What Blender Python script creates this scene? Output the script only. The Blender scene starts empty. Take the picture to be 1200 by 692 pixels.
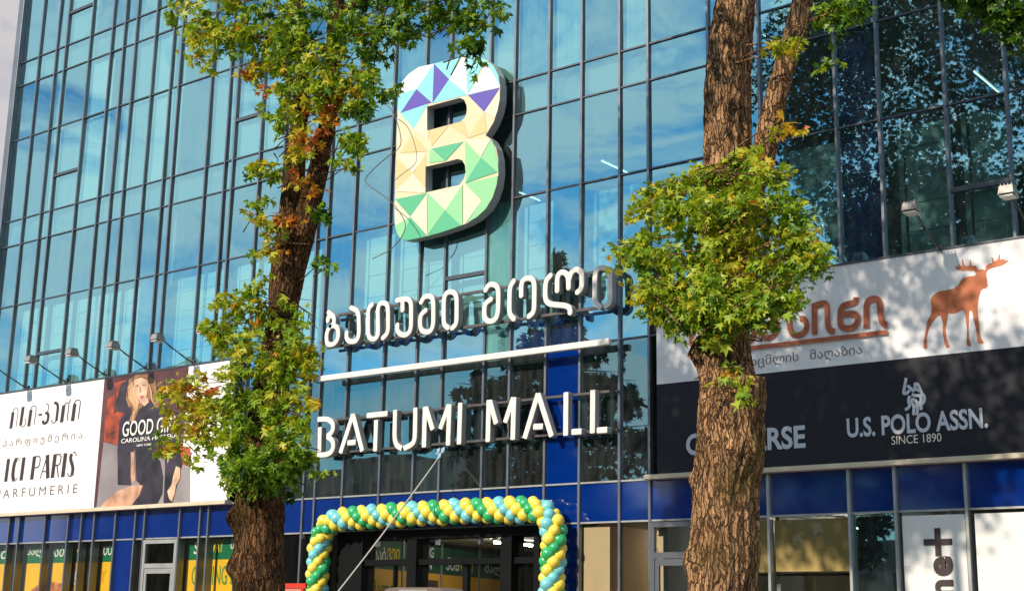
import bpy, bmesh, math, random
import numpy as np
from mathutils import Vector, Matrix, Euler, noise
from mathutils.geometry import tessellate_polygon, delaunay_2d_cdt
random.seed(7); rng = np.random.default_rng(7)
C = bpy.context.scene.collection
SC = bpy.context.scene

# ------------------------------------------------------------ camera
YAW, PITCH, ROLL, FPX = 0.670189641, 0.229595518, 0.0181163632, 1648.3455
DIST, EYE = 24.0, 1.6
_f = Vector((-math.sin(YAW)*math.cos(PITCH), math.cos(YAW)*math.cos(PITCH), math.sin(PITCH)))
_r0 = Vector((math.cos(YAW), math.sin(YAW), 0)); _u0 = _r0.cross(_f)
_r = math.cos(ROLL)*_r0 + math.sin(ROLL)*_u0; _u = -math.sin(ROLL)*_r0 + math.cos(ROLL)*_u0
cam_d = bpy.data.cameras.new('camera'); cam = bpy.data.objects.new('camera', cam_d); C.objects.link(cam)
M = Matrix((_r, _u, -_f)).transposed().to_4x4(); M.translation = Vector((0, -DIST, EYE)); cam.matrix_world = M
cam_d.sensor_width = 36; cam_d.lens = FPX/1200*36; cam_d.clip_end = 3000; cam_d.clip_start = 0.1
SC.camera = cam
# ------------------------------------------------------------ light
SUN_AZ, SUN_EL = math.radians(10), math.radians(31)      # from the street side, 10 deg left of the facade normal
sun_dir = Vector((-math.sin(SUN_AZ)*math.cos(SUN_EL), -math.cos(SUN_AZ)*math.cos(SUN_EL), math.sin(SUN_EL)))  # towards the sun
ld = bpy.data.lights.new('sun', 'SUN'); ld.energy = 5.0; ld.angle = math.radians(.53); ld.color = (1, .88, .72)
lo = bpy.data.objects.new('sun', ld); C.objects.link(lo); lo.rotation_euler = (-sun_dir).to_track_quat('-Z', 'Y').to_euler()
W = bpy.data.worlds.new('World'); SC.world = W; W.use_nodes = True
nt = W.node_tree; nt.nodes.clear()
def N(nt, typ, **kw):
    n = nt.nodes.new(typ)
    for k, v in kw.items():
        if k in n.inputs.keys() if isinstance(k, str) else False: n.inputs[k].default_value = v
        else: setattr(n, k, v)
    return n
def L(nt, a, b): nt.links.new(a, b)
out = N(nt, 'ShaderNodeOutputWorld'); bg = N(nt, 'ShaderNodeBackground'); bg.inputs['Strength'].default_value = .1
sky = N(nt, 'ShaderNodeTexSky'); sky.sky_type = 'NISHITA'; sky.sun_disc = False
sky.sun_elevation = SUN_EL; sky.sun_rotation = math.pi + SUN_AZ; sky.air_density = 1.0; sky.dust_density = .1; sky.ozone_density = 2.0
tc = N(nt, 'ShaderNodeTexCoord'); mp = N(nt, 'ShaderNodeMapping'); mp.inputs['Location'].default_value = (3.1, 1.7, .4); mp.inputs['Scale'].default_value = (1, 1, 2.0)
n1 = N(nt, 'ShaderNodeTexNoise'); n1.inputs['Scale'].default_value = 6.5; n1.inputs['Detail'].default_value = 9; n1.inputs['Roughness'].default_value = .62; n1.inputs['Distortion'].default_value = 1.1
rp = N(nt, 'ShaderNodeValToRGB'); rp.color_ramp.elements[0].position = .40; rp.color_ramp.elements[1].position = .55
mx = N(nt, 'ShaderNodeMixRGB'); mx.inputs[2].default_value = (9.8, 10.7, 11.3, 1)
L(nt, tc.outputs['Generated'], mp.inputs[0]); L(nt, mp.outputs[0], n1.inputs['Vector']); L(nt, n1.outputs['Fac'], rp.inputs[0])
# cloud bank standing over the land behind the mall: cover grows with the direction's northward component
sx = N(nt, 'ShaderNodeSeparateXYZ'); L(nt, tc.outputs['Generated'], sx.inputs[0])
mr = N(nt, 'ShaderNodeMapRange'); mr.inputs['From Min'].default_value = .0; mr.inputs['From Max'].default_value = .35; L(nt, sx.outputs['Y'], mr.inputs['Value'])
mb_ = N(nt, 'ShaderNodeMixRGB'); bk = N(nt, 'ShaderNodeMixRGB'); bk.inputs[1].default_value = (4.6, 4.8, 5.7, 1); bk.inputs[2].default_value = (6.4, 6.1, 6.2, 1); L(nt, rp.outputs[0], bk.inputs[0]); L(nt, bk.outputs[0], mb_.inputs[2]); L(nt, mr.outputs[0], mb_.inputs[0]); L(nt, mx.outputs[0], mb_.inputs[1])
L(nt, rp.outputs[0], mx.inputs[0]); gr = N(nt, 'ShaderNodeMixRGB'); gr.blend_type = 'MULTIPLY'; gr.inputs[0].default_value = 1; gr.inputs[2].default_value = (.75, 1.42, 1.55, 1); L(nt, sky.outputs[0], gr.inputs[1]); L(nt, gr.outputs[0], mx.inputs[1]); L(nt, mb_.outputs[0], bg.inputs[0]); L(nt, bg.outputs[0], out.inputs[0])
SC.view_settings.view_transform = 'Standard'; SC.view_settings.look = 'None'; SC.view_settings.exposure = 0.0; SC.view_settings.gamma = 1
SC.render.engine = 'CYCLES'; SC.cycles.max_bounces = 10; SC.cycles.transparent_max_bounces = 16; SC.cycles.use_denoising = True
SC.cycles.caustics_reflective = False; SC.cycles.caustics_refractive = False

# ------------------------------------------------------------ helpers
def fp(x, y, off=0.0):
    """point of the vertical plane Y=-off that the photo shows at (x, y)"""
    d = (x-600)*_r - (y-346)*_u + FPX*_f
    t = (DIST-off)/d.y
    return t*d.x, EYE + t*d.z
def P3(x, y, off=0.0):
    a = fp(x, y, off); return Vector((a[0], -off, a[1]))
def pxm(off, x=600, y=346):                      # metres per photo pixel there
    d = (x-600)*_r - (y-346)*_u + FPX*_f
    return (DIST-off)/d.y
def mesh(name, verts, faces, mats=None, mi=None, smooth=False):
    me = bpy.data.meshes.new(name); me.from_pydata([tuple(v) for v in verts], [], faces)
    for m in (mats or []): me.materials.append(m)
    if mi: me.polygons.foreach_set('material_index', mi)
    if smooth: me.polygons.foreach_set('use_smooth', [True]*len(faces))
    me.update(); return me
def link(name, me, parent=None, loc=None, kind=None):
    o = bpy.data.objects.new(name, me); C.objects.link(o)
    if parent: o.parent = parent
    if loc is not None: o.location = loc
    if kind: o['kind'] = kind
    return o
def tag(o, label, cat, group=None):
    o['label'] = label; o['category'] = cat
    if group: o['group'] = group
    return o
def thing(name, label, cat, loc=(0, 0, 0), group=None):
    o = bpy.data.objects.new(name, None); C.objects.link(o); o.location = loc; o.empty_display_size = .2
    return tag(o, label, cat, group)
class MB:
    def __init__(s): s.v = []; s.f = []; s.mi = []
    def box(s, x0, x1, y0, y1, z0, z1, m=0, ch=0):
        i = len(s.v)
        s.v += [(x, y, z) for z in (z0, z1) for y in (y0, y1) for x in (x0, x1)]
        for q in ((0,2,3,1),(4,5,7,6),(0,1,5,4),(2,6,7,3),(0,4,6,2),(1,3,7,5)): s.f.append(tuple(i+k for k in q)); s.mi.append(m)
    def quad(s, a, b, c, d, m=0):
        i = len(s.v); s.v += [a, b, c, d]; s.f.append((i, i+1, i+2, i+3)); s.mi.append(m)
    def poly(s, pts, m=0):
        i = len(s.v); s.v += [tuple(p) for p in pts]; s.f.append(tuple(range(i, i+len(pts)))); s.mi.append(m)
    def tube(s, pts, rad, seg=8, m=0, caps=True):
        pts = [Vector(p) for p in pts]; n = len(pts); rr = rad if isinstance(rad, (list, tuple)) else [rad]*n
        prev = None; i0 = len(s.v)
        for k, p in enumerate(pts):
            t = (pts[min(k+1, n-1)] - pts[max(k-1, 0)]).normalized()
            if prev is None: a = t.orthogonal().normalized()
            else: a = (prev - t*prev.dot(t)).normalized()
            prev = a; b = t.cross(a)
            for j in range(seg):
                th = 2*math.pi*j/seg; s.v.append(tuple(p + rr[k]*(math.cos(th)*a + math.sin(th)*b)))
        for k in range(n-1):
            for j in range(seg):
                a0 = i0+k*seg+j; a1 = i0+k*seg+(j+1) % seg; s.f.append((a0, a1, a1+seg, a0+seg)); s.mi.append(m)
        if caps:
            s.f.append(tuple(i0+j for j in reversed(range(seg)))); s.f.append(tuple(i0+(n-1)*seg+j for j in range(seg))); s.mi += [m, m]
    def build(s, name, mats, parent=None, smooth=False, loc=None, kind=None):
        if not isinstance(mats, (list, tuple)): mats = [mats]
        return link(name, mesh(name, s.v, s.f, mats, s.mi, smooth), parent, loc, kind)
def boxpart(name, x0, x1, y0, y1, z0, z1, mat, parent=None, bev=0):
    """box whose mesh is centred on its own place"""
    c = ((x0+x1)/2, (y0+y1)/2, (z0+z1)/2); m = MB()
    m.box(x0-c[0], x1-c[0], y0-c[1], y1-c[1], z0-c[2], z1-c[2])
    o = m.build(name, mat, parent, loc=c)
    if bev:
        b = o.modifiers.new('bevel', 'BEVEL'); b.width = bev; b.segments = 2
    return o

# ------------------------------------------------------------ materials
def mat(name, base=(.5, .5, .5), rough=.5, metal=0, spec=.5, var=0, vscale=3, bump=0, bscale=40, coat=0, emit=None, es=0, dirt=0, coord='Object', stretch=(1, 1, 1)):
    m = bpy.data.materials.new(name); m.use_nodes = True; t = m.node_tree; b = t.nodes['Principled BSDF']
    b.inputs['Base Color'].default_value = (*base, 1); b.inputs['Roughness'].default_value = rough; b.inputs['Metallic'].default_value = metal
    b.inputs['Specular IOR Level'].default_value = spec; b.inputs['Coat Weight'].default_value = coat; b.inputs['Coat Roughness'].default_value = .05
    if emit: b.inputs['Emission Color'].default_value = (*emit, 1); b.inputs['Emission Strength'].default_value = es
    if var or bump:
        g = N(t, 'ShaderNodeNewGeometry'); mpp = N(t, 'ShaderNodeMapping'); mpp.inputs['Scale'].default_value = stretch; L(t, g.outputs['Position'], mpp.inputs[0])
    if var:
        nz = N(t, 'ShaderNodeTexNoise'); nz.inputs['Scale'].default_value = vscale; nz.inputs['Detail'].default_value = 6; L(t, mpp.outputs[0], nz.inputs['Vector'])
        rr = N(t, 'ShaderNodeMapRange'); rr.inputs['From Min'].default_value = .3; rr.inputs['From Max'].default_value = .7; rr.inputs['To Min'].default_value = 1-var; rr.inputs['To Max'].default_value = 1+var*.6
        L(t, nz.outputs['Fac'], rr.inputs['Value'])
        vm = N(t, 'ShaderNodeVectorMath', operation='SCALE'); vm.inputs[0].default_value = base; L(t, rr.outputs[0], vm.inputs['Scale']); L(t, vm.outputs[0], b.inputs['Base Color'])
        rv = N(t, 'ShaderNodeMapRange'); rv.inputs['To Min'].default_value = max(.02, rough-.12); rv.inputs['To Max'].default_value = min(1, rough+.12); L(t, nz.outputs['Fac'], rv.inputs['Value']); L(t, rv.outputs[0], b.inputs['Roughness'])
    if bump:
        nb = N(t, 'ShaderNodeTexNoise'); nb.inputs['Scale'].default_value = bscale; nb.inputs['Detail'].default_value = 4; L(t, mpp.outputs[0], nb.inputs['Vector'])
        bb = N(t, 'ShaderNodeBump'); bb.inputs['Strength'].default_value = bump; bb.inputs['Distance'].default_value = .02; L(t, nb.outputs['Fac'], bb.inputs['Height']); L(t, bb.outputs[0], b.inputs['Normal'])
    return m
def glass_mat(name, refl=(.62, .86, .97), trans=(.42, .74, .74), fac=.5, wav=.006, haze=0.0, film=None, dust=1.0):
    m = bpy.data.materials.new(name); m.use_nodes = True; t = m.node_tree; t.nodes.clear()
    o = N(t, 'ShaderNodeOutputMaterial'); gl = N(t, 'ShaderNodeBsdfGlossy'); gl.inputs['Roughness'].default_value = .012; gl.inputs['Color'].default_value = (*refl, 1)
    tr = N(t, 'ShaderNodeBsdfTransparent'); tr.inputs['Color'].default_value = (*trans, 1)
    g = N(t, 'ShaderNodeNewGeometry'); oi = N(t, 'ShaderNodeObjectInfo'); cb = N(t, 'ShaderNodeVectorMath', operation='ADD'); sc_ = N(t, 'ShaderNodeVectorMath', operation='SCALE')
    L(t, oi.outputs['Random'], sc_.inputs[0]); sc_.inputs['Scale'].default_value = 23.0; L(t, g.outputs['Position'], cb.inputs[0]); L(t, sc_.outputs[0], cb.inputs[1])
    mp_ = N(t, 'ShaderNodeMapping'); mp_.inputs['Scale'].default_value = (1, 1, .8); L(t, cb.outputs[0], mp_.inputs[0])
    w = N(t, 'ShaderNodeTexNoise'); w.inputs['Scale'].default_value = .7; w.inputs['Detail'].default_value = 2.0; w.inputs['Roughness'].default_value = .35; L(t, mp_.outputs[0], w.inputs['Vector'])
    bp = N(t, 'ShaderNodeBump'); bp.inputs['Strength'].default_value = 1; bp.inputs['Distance'].default_value = wav; L(t, w.outputs['Fac'], bp.inputs['Height']); L(t, bp.outputs[0], gl.inputs['Normal'])
    fr = N(t, 'ShaderNodeLayerWeight'); fr.inputs['Blend'].default_value = .35
    mr_ = N(t, 'ShaderNodeMapRange'); mr_.inputs['To Min'].default_value = fac; mr_.inputs['To Max'].default_value = .92; L(t, fr.outputs['Fresnel'], mr_.inputs['Value'])
    mix = N(t, 'ShaderNodeMixShader'); L(t, mr_.outputs[0], mix.inputs[0]); L(t, tr.outputs[0], mix.inputs[1]); L(t, gl.outputs[0], mix.inputs[2])
    # dust film: a weak diffuse layer, streaky downwards
    df = N(t, 'ShaderNodeBsdfDiffuse'); df.inputs['Color'].default_value = (*(film or (.55, .6, .6)), 1)
    dn = N(t, 'ShaderNodeTexNoise'); dn.inputs['Scale'].default_value = 2.5; dn.inputs['Detail'].default_value = 6
    dm = N(t, 'ShaderNodeMapping'); dm.inputs['Scale'].default_value = (3, 1, .6); L(t, cb.outputs[0], dm.inputs[0]); L(t, dm.outputs[0], dn.inputs['Vector'])
    dr = N(t, 'ShaderNodeMapRange'); dr.inputs['From Min'].default_value = .35; dr.inputs['From Max'].default_value = .75; dr.inputs['To Min'].default_value = .012*dust+haze; dr.inputs['To Max'].default_value = .05*dust+haze*1.6; L(t, dn.outputs['Fac'], dr.inputs['Value'])
    m2 = N(t, 'ShaderNodeMixShader'); L(t, dr.outputs[0], m2.inputs[0]); L(t, mix.outputs[0], m2.inputs[1]); L(t, df.outputs[0], m2.inputs[2]); L(t, m2.outputs[0], o.inputs[0])
    return m
G_UP = glass_mat('coated_glass_upper', refl=(.46, .89, 1.0), trans=(.62, .95, .92), fac=.45, wav=.0046)
G_MID = glass_mat('coated_glass_dark', refl=(.34, .58, .62), trans=(.22, .5, .46), fac=.40, wav=.002)
G_SHOP = glass_mat('shop_glass', refl=(.6, .6, .6), trans=(.94, .95, .92), fac=.0, wav=.003, dust=.25)
G_CRACK = glass_mat('crazed_glass', refl=(.4, .75, .72), trans=(.3, .6, .58), fac=.3, haze=.35, film=(.16, .42, .4))
BLUE = mat('blue_spandrel_glass', (.0, .021, .175), rough=.04, spec=1.0, coat=.4, var=.12, vscale=1.5)
BLUED = mat('deep_blue_back_panel', (.004, .05, .30), rough=.2)
ALU = mat('mullion_aluminium', (.17, .18, .21), rough=.38, metal=.55, var=.15, vscale=2)
ALUD = mat('transom_aluminium', (.075, .085, .105), rough=.4, metal=.4)
ALUL = mat('pale_aluminium', (.42, .42, .41), rough=.4, metal=.5, var=.12, vscale=3)
DARKM = mat('dark_door_metal', (.006, .007, .008), rough=.7, spec=.1)
STONE = mat('pale_ledge_trim', (.62, .52, .38), rough=.6, var=.1)
SLAB = mat('floor_slab_plaster', (.22, .24, .24), rough=.8)
INT = mat('interior_wall', (.30, .33, .32), rough=.8, var=.1, vscale=.7)
CEIL = mat('interior_ceiling', (.45, .47, .46), rough=.8)
BOARD = mat('white_blind_board', (.66, .70, .68), rough=.6, var=.12, vscale=1.2)
CURTS = [mat('curtain_cloth', c, rough=.9, var=.15, vscale=.6) for c in ((.60, .62, .60), (.42, .46, .46), (.52, .52, .50), (.30, .35, .36))]
BEIGE = mat('beige_shop_wall', (.52, .40, .24), rough=.7, var=.12, vscale=.8)
KHAKI = mat('khaki_paper_screen', (.55, .40, .14), rough=.55, var=.12, vscale=1.5, bump=.2, bscale=3)
WHITE = mat('white_letter_face', (.76, .73, .68), rough=.5, var=.08, vscale=2.5, stretch=(3, 1, .7))
SIDE = mat('letter_side_grey', (.36, .35, .36), rough=.5)
RAIL = mat('letter_rail_steel', (.10, .09, .09), rough=.5, metal=.4, var=.2, vscale=6)
VINYL = mat('white_banner_vinyl', (.80, .78, .78), rough=.7, spec=.2, bump=.6, bscale=1.1, var=.04, vscale=.8)
VINYLD = mat('charcoal_banner_vinyl', (.011, .011, .017), rough=.6, spec=.3, bump=.6, bscale=1.1)
INK = mat('dark_brown_ink', (.035, .02, .02), rough=.6)
INKT = mat('terracotta_ink', (.36, .085, .03), rough=.5)
INKM = mat('moose_orange_ink', (.50, .13, .04), rough=.5, var=.2, vscale=2)
INKG = mat('pale_grey_ink', (.55, .56, .62), rough=.5)
INKS = mat('brown_grey_ink', (.16, .12, .11), rough=.6)

# ------------------------------------------------------------ ground
gm = mat('asphalt_ground', (.06, .06, .062), rough=.9, var=.25, vscale=.5, bump=.3, bscale=60)
m = MB(); m.quad((-1500, -1500, 0), (1500, -1500, 0), (1500, 1500, 0), (-1500, 1500, 0)); m.build('ground', gm, kind='structure')
pm = bpy.data.materials.new('paving_slabs'); pm.use_nodes = True
_t = pm.node_tree; _b = _t.nodes['Principled BSDF']; _g = N(_t, 'ShaderNodeNewGeometry'); _br = N(_t, 'ShaderNodeTexBrick'); _br.inputs['Scale'].default_value = 1.2; _br.inputs['Mortar Size'].default_value = .012
_br.inputs['Color1'].default_value = (.30, .27, .24, 1); _br.inputs['Color2'].default_value = (.24, .22, .2, 1); _br.inputs['Mortar'].default_value = (.08, .08, .08, 1); L(_t, _g.outputs['Position'], _br.inputs['Vector']); L(_t, _br.outputs['Color'], _b.inputs['Base Color']); _b.inputs['Roughness'].default_value = .85
m = MB(); m.box(-90, 40, -16.5, -.0, .004, .13); m.build('pavement', pm, kind='structure')
m = MB(); m.box(-90, 40, -16.72, -16.503, .004, .15); m.build('kerb', mat('kerb_stone', (.35, .34, .32), rough=.8), kind='structure')

# ------------------------------------------------------------ mall building
mall = thing('mall_building', 'glass fronted shopping mall with blue spandrels and dark mullions', 'building')
XS = [-39.86, -38.8, -37.84, -37.33, -36.02, -34.9, -34.27, -33.68, -32.72, -31.84, -31.44, -29.97, -29.15, -28.82, -27.73, -26.76, -25.38, -24.98, -24.05, -22.85, -21.8, -21.0, -19.76, -19.02, -18.03, -17.12, -16.11, -15.38, -13.9, -12.72, -11.09, -10.21, -8.93, -7.81, -6.4, -5.2, -4.2, -2.9, -1.8, -.5]
ZS = [0.13, 3.67, 4.49, 7.43, 11.02, 13.01, 13.85, 16.6, 18.5, 19.33, 21.9, 24.0, 24.9, 27.6]
def roof_z(x):                       # the glazing's sloping top edge at the right end
    return 99 if x < -16 else 13.03 - (x+8.6)*.745
def clip_top(poly):
    out = []
    n = len(poly)
    for i in range(n):
        a, b = poly[i], poly[(i+1) % n]
        ia = a[1] <= 13.03-(a[0]+8.6)*.745; ib = b[1] <= 13.03-(b[0]+8.6)*.745
        if ia: out.append(a)
        if ia != ib:
            fa = a[1]-(13.03-(a[0]+8.6)*.745); fb = b[1]-(13.03-(b[0]+8.6)*.745); tt = fa/(fa-fb)
            out.append((a[0]+(b[0]-a[0])*tt, a[1]+(b[1]-a[1])*tt))
    return out
HALF = .027
def covered(xc, zc):       # behind the big banners the wall is blind
    return (xc < -28.2 and 4.52 < zc < 8.2) or (xc > -15.2 and 4.52 < zc < 8.2)
blue_cols = {(-18.03)}
def pane(xa, xb, za, zb, g, tilt=True, y=0.0):
    pts = [(xa, za), (xb, za), (xb, zb), (xa, zb)]
    if xb > -16: pts = clip_top(pts)
    if len(pts) < 3: return None
    cx = sum(p[0] for p in pts)/len(pts); cz = sum(p[1] for p in pts)/len(pts)
    me = mesh('glass_pane', [(p[0]-cx, 0, p[1]-cz) for p in pts], [tuple(range(len(pts)))], [g])
    o = link('glass_pane', me, mall, (cx, y, cz))
    if tilt: o.rotation_euler = (random.gauss(0, .0045), 0, random.gauss(0, .0045))
    return o
ENT = (-24.05, -18.03)     # entrance bay
bands = [(1, 2), (2, 3), (3, 4), (4, 5), (5, 6), (6, 7), (7, 8), (8, 9), (9, 10), (10, 11), (11, 12), (12, 13)]
pane_n = 0
stuffp = MB()
for i in range(len(XS)-1):
    xa, xb = XS[i]+HALF, XS[i+1]-HALF; xc = (xa+xb)/2
    for (a, b) in bands:
        za, zb = ZS[a]+.02, ZS[b]-.02; zc = (za+zb)/2
        if b == 4 and (xc < -28.2 or xc > -15.2): za = 8.24
        if (a, b) == (2, 3) and covered(xc, zc): continue
        if a == 4 and xc < -28.2: pass
        if xc > -16 and za > roof_z(xa): continue
        if xc > -.5: continue
        if a == 1:
            pane_o = boxpart('blue_spandrel', xa, xb, -.004, .03, za, zb, BLUE, mall); pane_o.rotation_euler = (random.gauss(0, .003), 0, random.gauss(0, .003)); continue
        if a == 2 and abs(XS[i]+18.03) < .01:
            boxpart('blue_spandrel', xa, xb, -.004, .03, za, zb, BLUE, mall); continue
        g = G_MID if a == 2 else (G_CRACK if (a == 3 and abs(XS[i]+19.76) < .01) else G_UP)
        if za > 20.5 or xc > -6.5: pane(xa, xb, za, zb, g) if pane_n < 0 else stuffp.quad((xa, 0, za), (xb, 0, za), (xb, 0, min(zb, roof_z(xb))), (xa, 0, min(zb, roof_z(xa)))) if roof_z(xb) > za else None
        else: pane(xa, xb, za, zb, g); pane_n += 1
stuffp.build('upper_glass', G_UP, mall, kind='stuff')
# mullions and transoms
for i, x in enumerate(XS):
    top = 27.6 if x < -16 else min(27.6, roof_z(x))
    w = HALF
    if i == 0: boxpart('corner_fin', x-.26, x+w, -.16, .25, .13, top, ALU, mall, .01); continue
    if x < -28.2 or x > -15.2:
        if top > 8.4: boxpart('mullion', x-w, x+w, -.06, .05, 8.30, top, ALU, mall)
        boxpart('mullion', x-w, x+w, -.09, .14, .13, 4.46, ALUL if x > -15.5 else ALU, mall)
    else:
        lo_ = 3.3 if ENT[0]+.1 < x < ENT[1]-.1 else .13
        boxpart('mullion', x-w, x+w, -.06, .05, lo_, top, ALU, mall)
def transom(z, x0, x1, y0=-.035, h=.018, mt=ALUD, name='transom'):
    for i in range(len(XS)-1):
        if XS[i+1] <= x0+.01 or XS[i] >= x1-.01: continue
        if XS[i] > -16 and z > roof_z(XS[i]): continue
        xb = XS[i+1]-HALF
        if XS[i] > -16 and z > roof_z(xb): xb = (13.03-z)/.745-8.6
        boxpart(name, XS[i]+HALF, xb, y0, .06, z-h, z+h, mt, mall)
transom(3.67, -40, -.5, mt=ALUL); transom(4.49, -28.8, -15.3, mt=ALUL)
transom(7.43, -28.8, -15.3)
for z in ZS[4:11]: transom(z, -40, -.5)
for (i, z) in ((3, 20.43), (3, 14.97), (3, 9.32), (13, 14.97), (21, 9.4), (32, 9.38), (30, 9.97), (6, 20.3)):
    if i == 30: continue
    boxpart('sash_bar', XS[i]+HALF, XS[i+1]-HALF, -.05, .05, z-.045, z+.045, ALUD, mall)
# sloping roof edge
m = MB(); a = Vector((-16.0, 0, 13.03+7.4*.745)); b = Vector((-2.4, 0, 13.03-6.2*.745))
for y0, y1, h in ((-.16, .30, .10),):
    m.poly([(a.x, y0, a.z-h), (b.x, y0, b.z-h), (b.x, y0, b.z+h), (a.x, y0, a.z+h)]); m.poly([(a.x, y1, a.z-h), (a.x, y1, a.z+h), (b.x, y1, b.z+h), (b.x, y1, b.z-h)])
    m.poly([(a.x, y0, a.z-h), (a.x, y1, a.z-h), (b.x, y1, b.z-h), (b.x, y0, b.z-h)]); m.poly([(a.x, y0, a.z+h), (b.x, y0, b.z+h), (b.x, y1, b.z+h), (a.x, y1, a.z+h)])
m.build('roof_edge', ALUD, mall)
m = MB(); m.poly([(a.x, .3, a.z-.02), (a.x, 14, a.z-.02), (b.x, 14, b.z-.02), (b.x, .3, b.z-.02)]); m.build('roof', SLAB, mall)
# carcass: slabs, back wall, side walls
for z0, z1 in ((3.74, 4.42), (7.52, 8.14), (13.07, 13.79), (18.56, 19.27), (23.95, 24.85)):
    x1 = -.5 if z1 < 9 else (-.0 - 9.4 - (z1-13.03)/.745)
    boxpart('floor_slab', -39.7, min(x1, -.5), .16, 12, z0, z1, SLAB, mall)
boxpart('rear_wall', -39.9, -17.5, 12.0, 12.2, .13, 27.6, INT, mall); boxpart('rear_wall', -17.5, -3, 12.0, 12.2, .13, 8.4, INT, mall)
boxpart('rear_wall', -17.5, -9.6, 11.9, 11.99, 8.4, 13, INT, mall)
boxpart('side_wall', -40.1, -39.92, .26, 12.2, .13, 27.6, INT, mall)
boxpart('side_wall', -.45, -.3, .1, 12.2, .13, 7.4, INT, mall)
boxpart('roof_slab', -40.1, -16, -.1, 12.2, 27.62, 27.9, SLAB, mall)
for (x, z0, z1) in ((-31.7, 8.2, 13), (-18.0, 4.5, 7.4), (-25.2, 13.9, 18.5), (-11.0, 8.2, 13.0), (-32.6, 13.9, 18.5)):
    boxpart('partition_wall', x-.06, x+.06, .4, 11.9, z0+.03, z1-.01, INT, mall)
# blue shadow-box backs
for i in range(len(XS)-1):
    xa, xb = XS[i]+.04, XS[i+1]-.04
    if -28.8 < (xa+xb)/2 < -15.4: boxpart('spandrel_back', xa, xb, .10, .14, 7.5, 8.15, BLUED, mall)
    if abs(XS[i]+11.09) < .01: boxpart('blue_back_panel', xa, xb, .10, .14, 8.24, 13.0, BLUED, mall)
    if -32.8 < (xa+xb)/2 < -31.4: boxpart('blue_back_panel', xa, xb, .10, .14, 8.24, 11.0, mat('pale_blue_back', (.03, .16, .34), rough=.3) if i == 8 else BLUED, mall)
# white board screens behind the first-floor glass
nb = 0
for i in range(1, len(XS)-7):
    xa, xb = XS[i], XS[i+1]; xc = (xa+xb)/2; w = xb-xa
    if w < .45 or -32.8 < xc < -31.4 or -11.1 < xc < -10.2 or -38.9 > xc or -18.03 < xc < -17.1 or -25 < xc < -24.0: continue
    x0 = xa+.30*w if w > .9 else xa+.1; x1 = xb-.02
    z = 8.26; ztop = 10.86
    bm_ = MB(); bm_.box(-.5, .5, -.02, .02, -.264, .264)
    while z < ztop-.1:
        zt = min(z+.545, ztop)
        boxpart('board', x0+.0, x1, .20+random.uniform(0, .02), .24, z, zt-.018, BOARD, mall); z += .545; nb += 1
    boxpart('board_edge', x0-.16, x0-.07, .24, .28, 8.26, ztop+.05, BOARD, mall)
# curtains
def curtain(xa, xb, za, zb, y, seed):
    rn = random.Random(seed); n = max(8, int((xb-xa)/.035)); v = []; f = []
    for k in range(n+1):
        x = xa+(xb-xa)*k/n; yy = y+.022*math.sin(k*1.25+rn.random()*.9)+.012*rn.random(); v += [(x, yy, za), (x, yy*.7+y*.3, zb)]
    for k in range(n): f.append((2*k, 2*k+2, 2*k+3, 2*k+1))
    return link('curtain', mesh('curtain', v, f, [CURTS[seed % 4]], smooth=True), mall)
for i in range(2, 27):
    if (i*7) % 5 == 0: continue
    xa, xb = XS[i]+.05, XS[i+1]-.05
    if xb-xa < .25: continue
    curtain(xa-.04, xb+.04, 13.9, 16.58+(1.85 if i % 3 else 0), .13, i)
    if i % 2 and XS[i] < -29: curtain(xa-.04, xb+.04, 19.4, 23.9, .13, 100+i)
    if i % 4 == 1: curtain(xa, xb, 16.6, 18.5, .22, 200+i)
# ceiling tube lights seen through the glass
TUBE = mat('lit_tube', (.9, .9, .9), emit=(.9, 1, .95), es=2.5); TUBE2 = mat('lit_shop_tube', (.9, .9, .9), emit=(1, .93, .8), es=70)
for k, (x, y, z, dy, lab) in enumerate(((-19.05, 3.5, 12.95, 1.25, 'ceiling tube light showing through the glass right of the big letter B'), (-22.35, 4.4, 12.95, 1.0, 'ceiling tube light mostly hidden behind the big letter B'),
        (-34.05, 3.4, 12.95, 1.1, 'ceiling tube light above the left banner, seen through the third floor glass'), (-9.5, 3.2, 12.95, 1.6, 'ceiling tube light near the sloping roof edge at top right'),
        (-14.6, 2.2, 3.60, 1.3, 'shop tube light behind the door glass left of the right trunk'), (-16.4, 3.0, 3.60, 1.3, 'shop tube light in the beige shop beside the balloon arch'), (-19.3, 2.0, 3.62, 1.6, 'tube light over the lobby inside the entrance'), (-22.0, 3.2, 3.62, 1.6, 'lobby tube light beside the green topped hoarding'), (-12.0, 1.2, 3.6, 1.3, 'tube light above the khaki window screen'))):
    t = thing('tube_light', lab, 'light', (x, y, z), 'ceiling tube lights behind the glass')
    m = MB(); m.box(-.04, .04, 0, dy, -.03, .03); m.build('housing', ALUL, t); m = MB(); m.tube([(0, .04, -.055), (0, dy-.04, -.055)], .03 if z < 5 else .016); m.build('tube', TUBE2 if z < 5 else TUBE, t, True)

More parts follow.
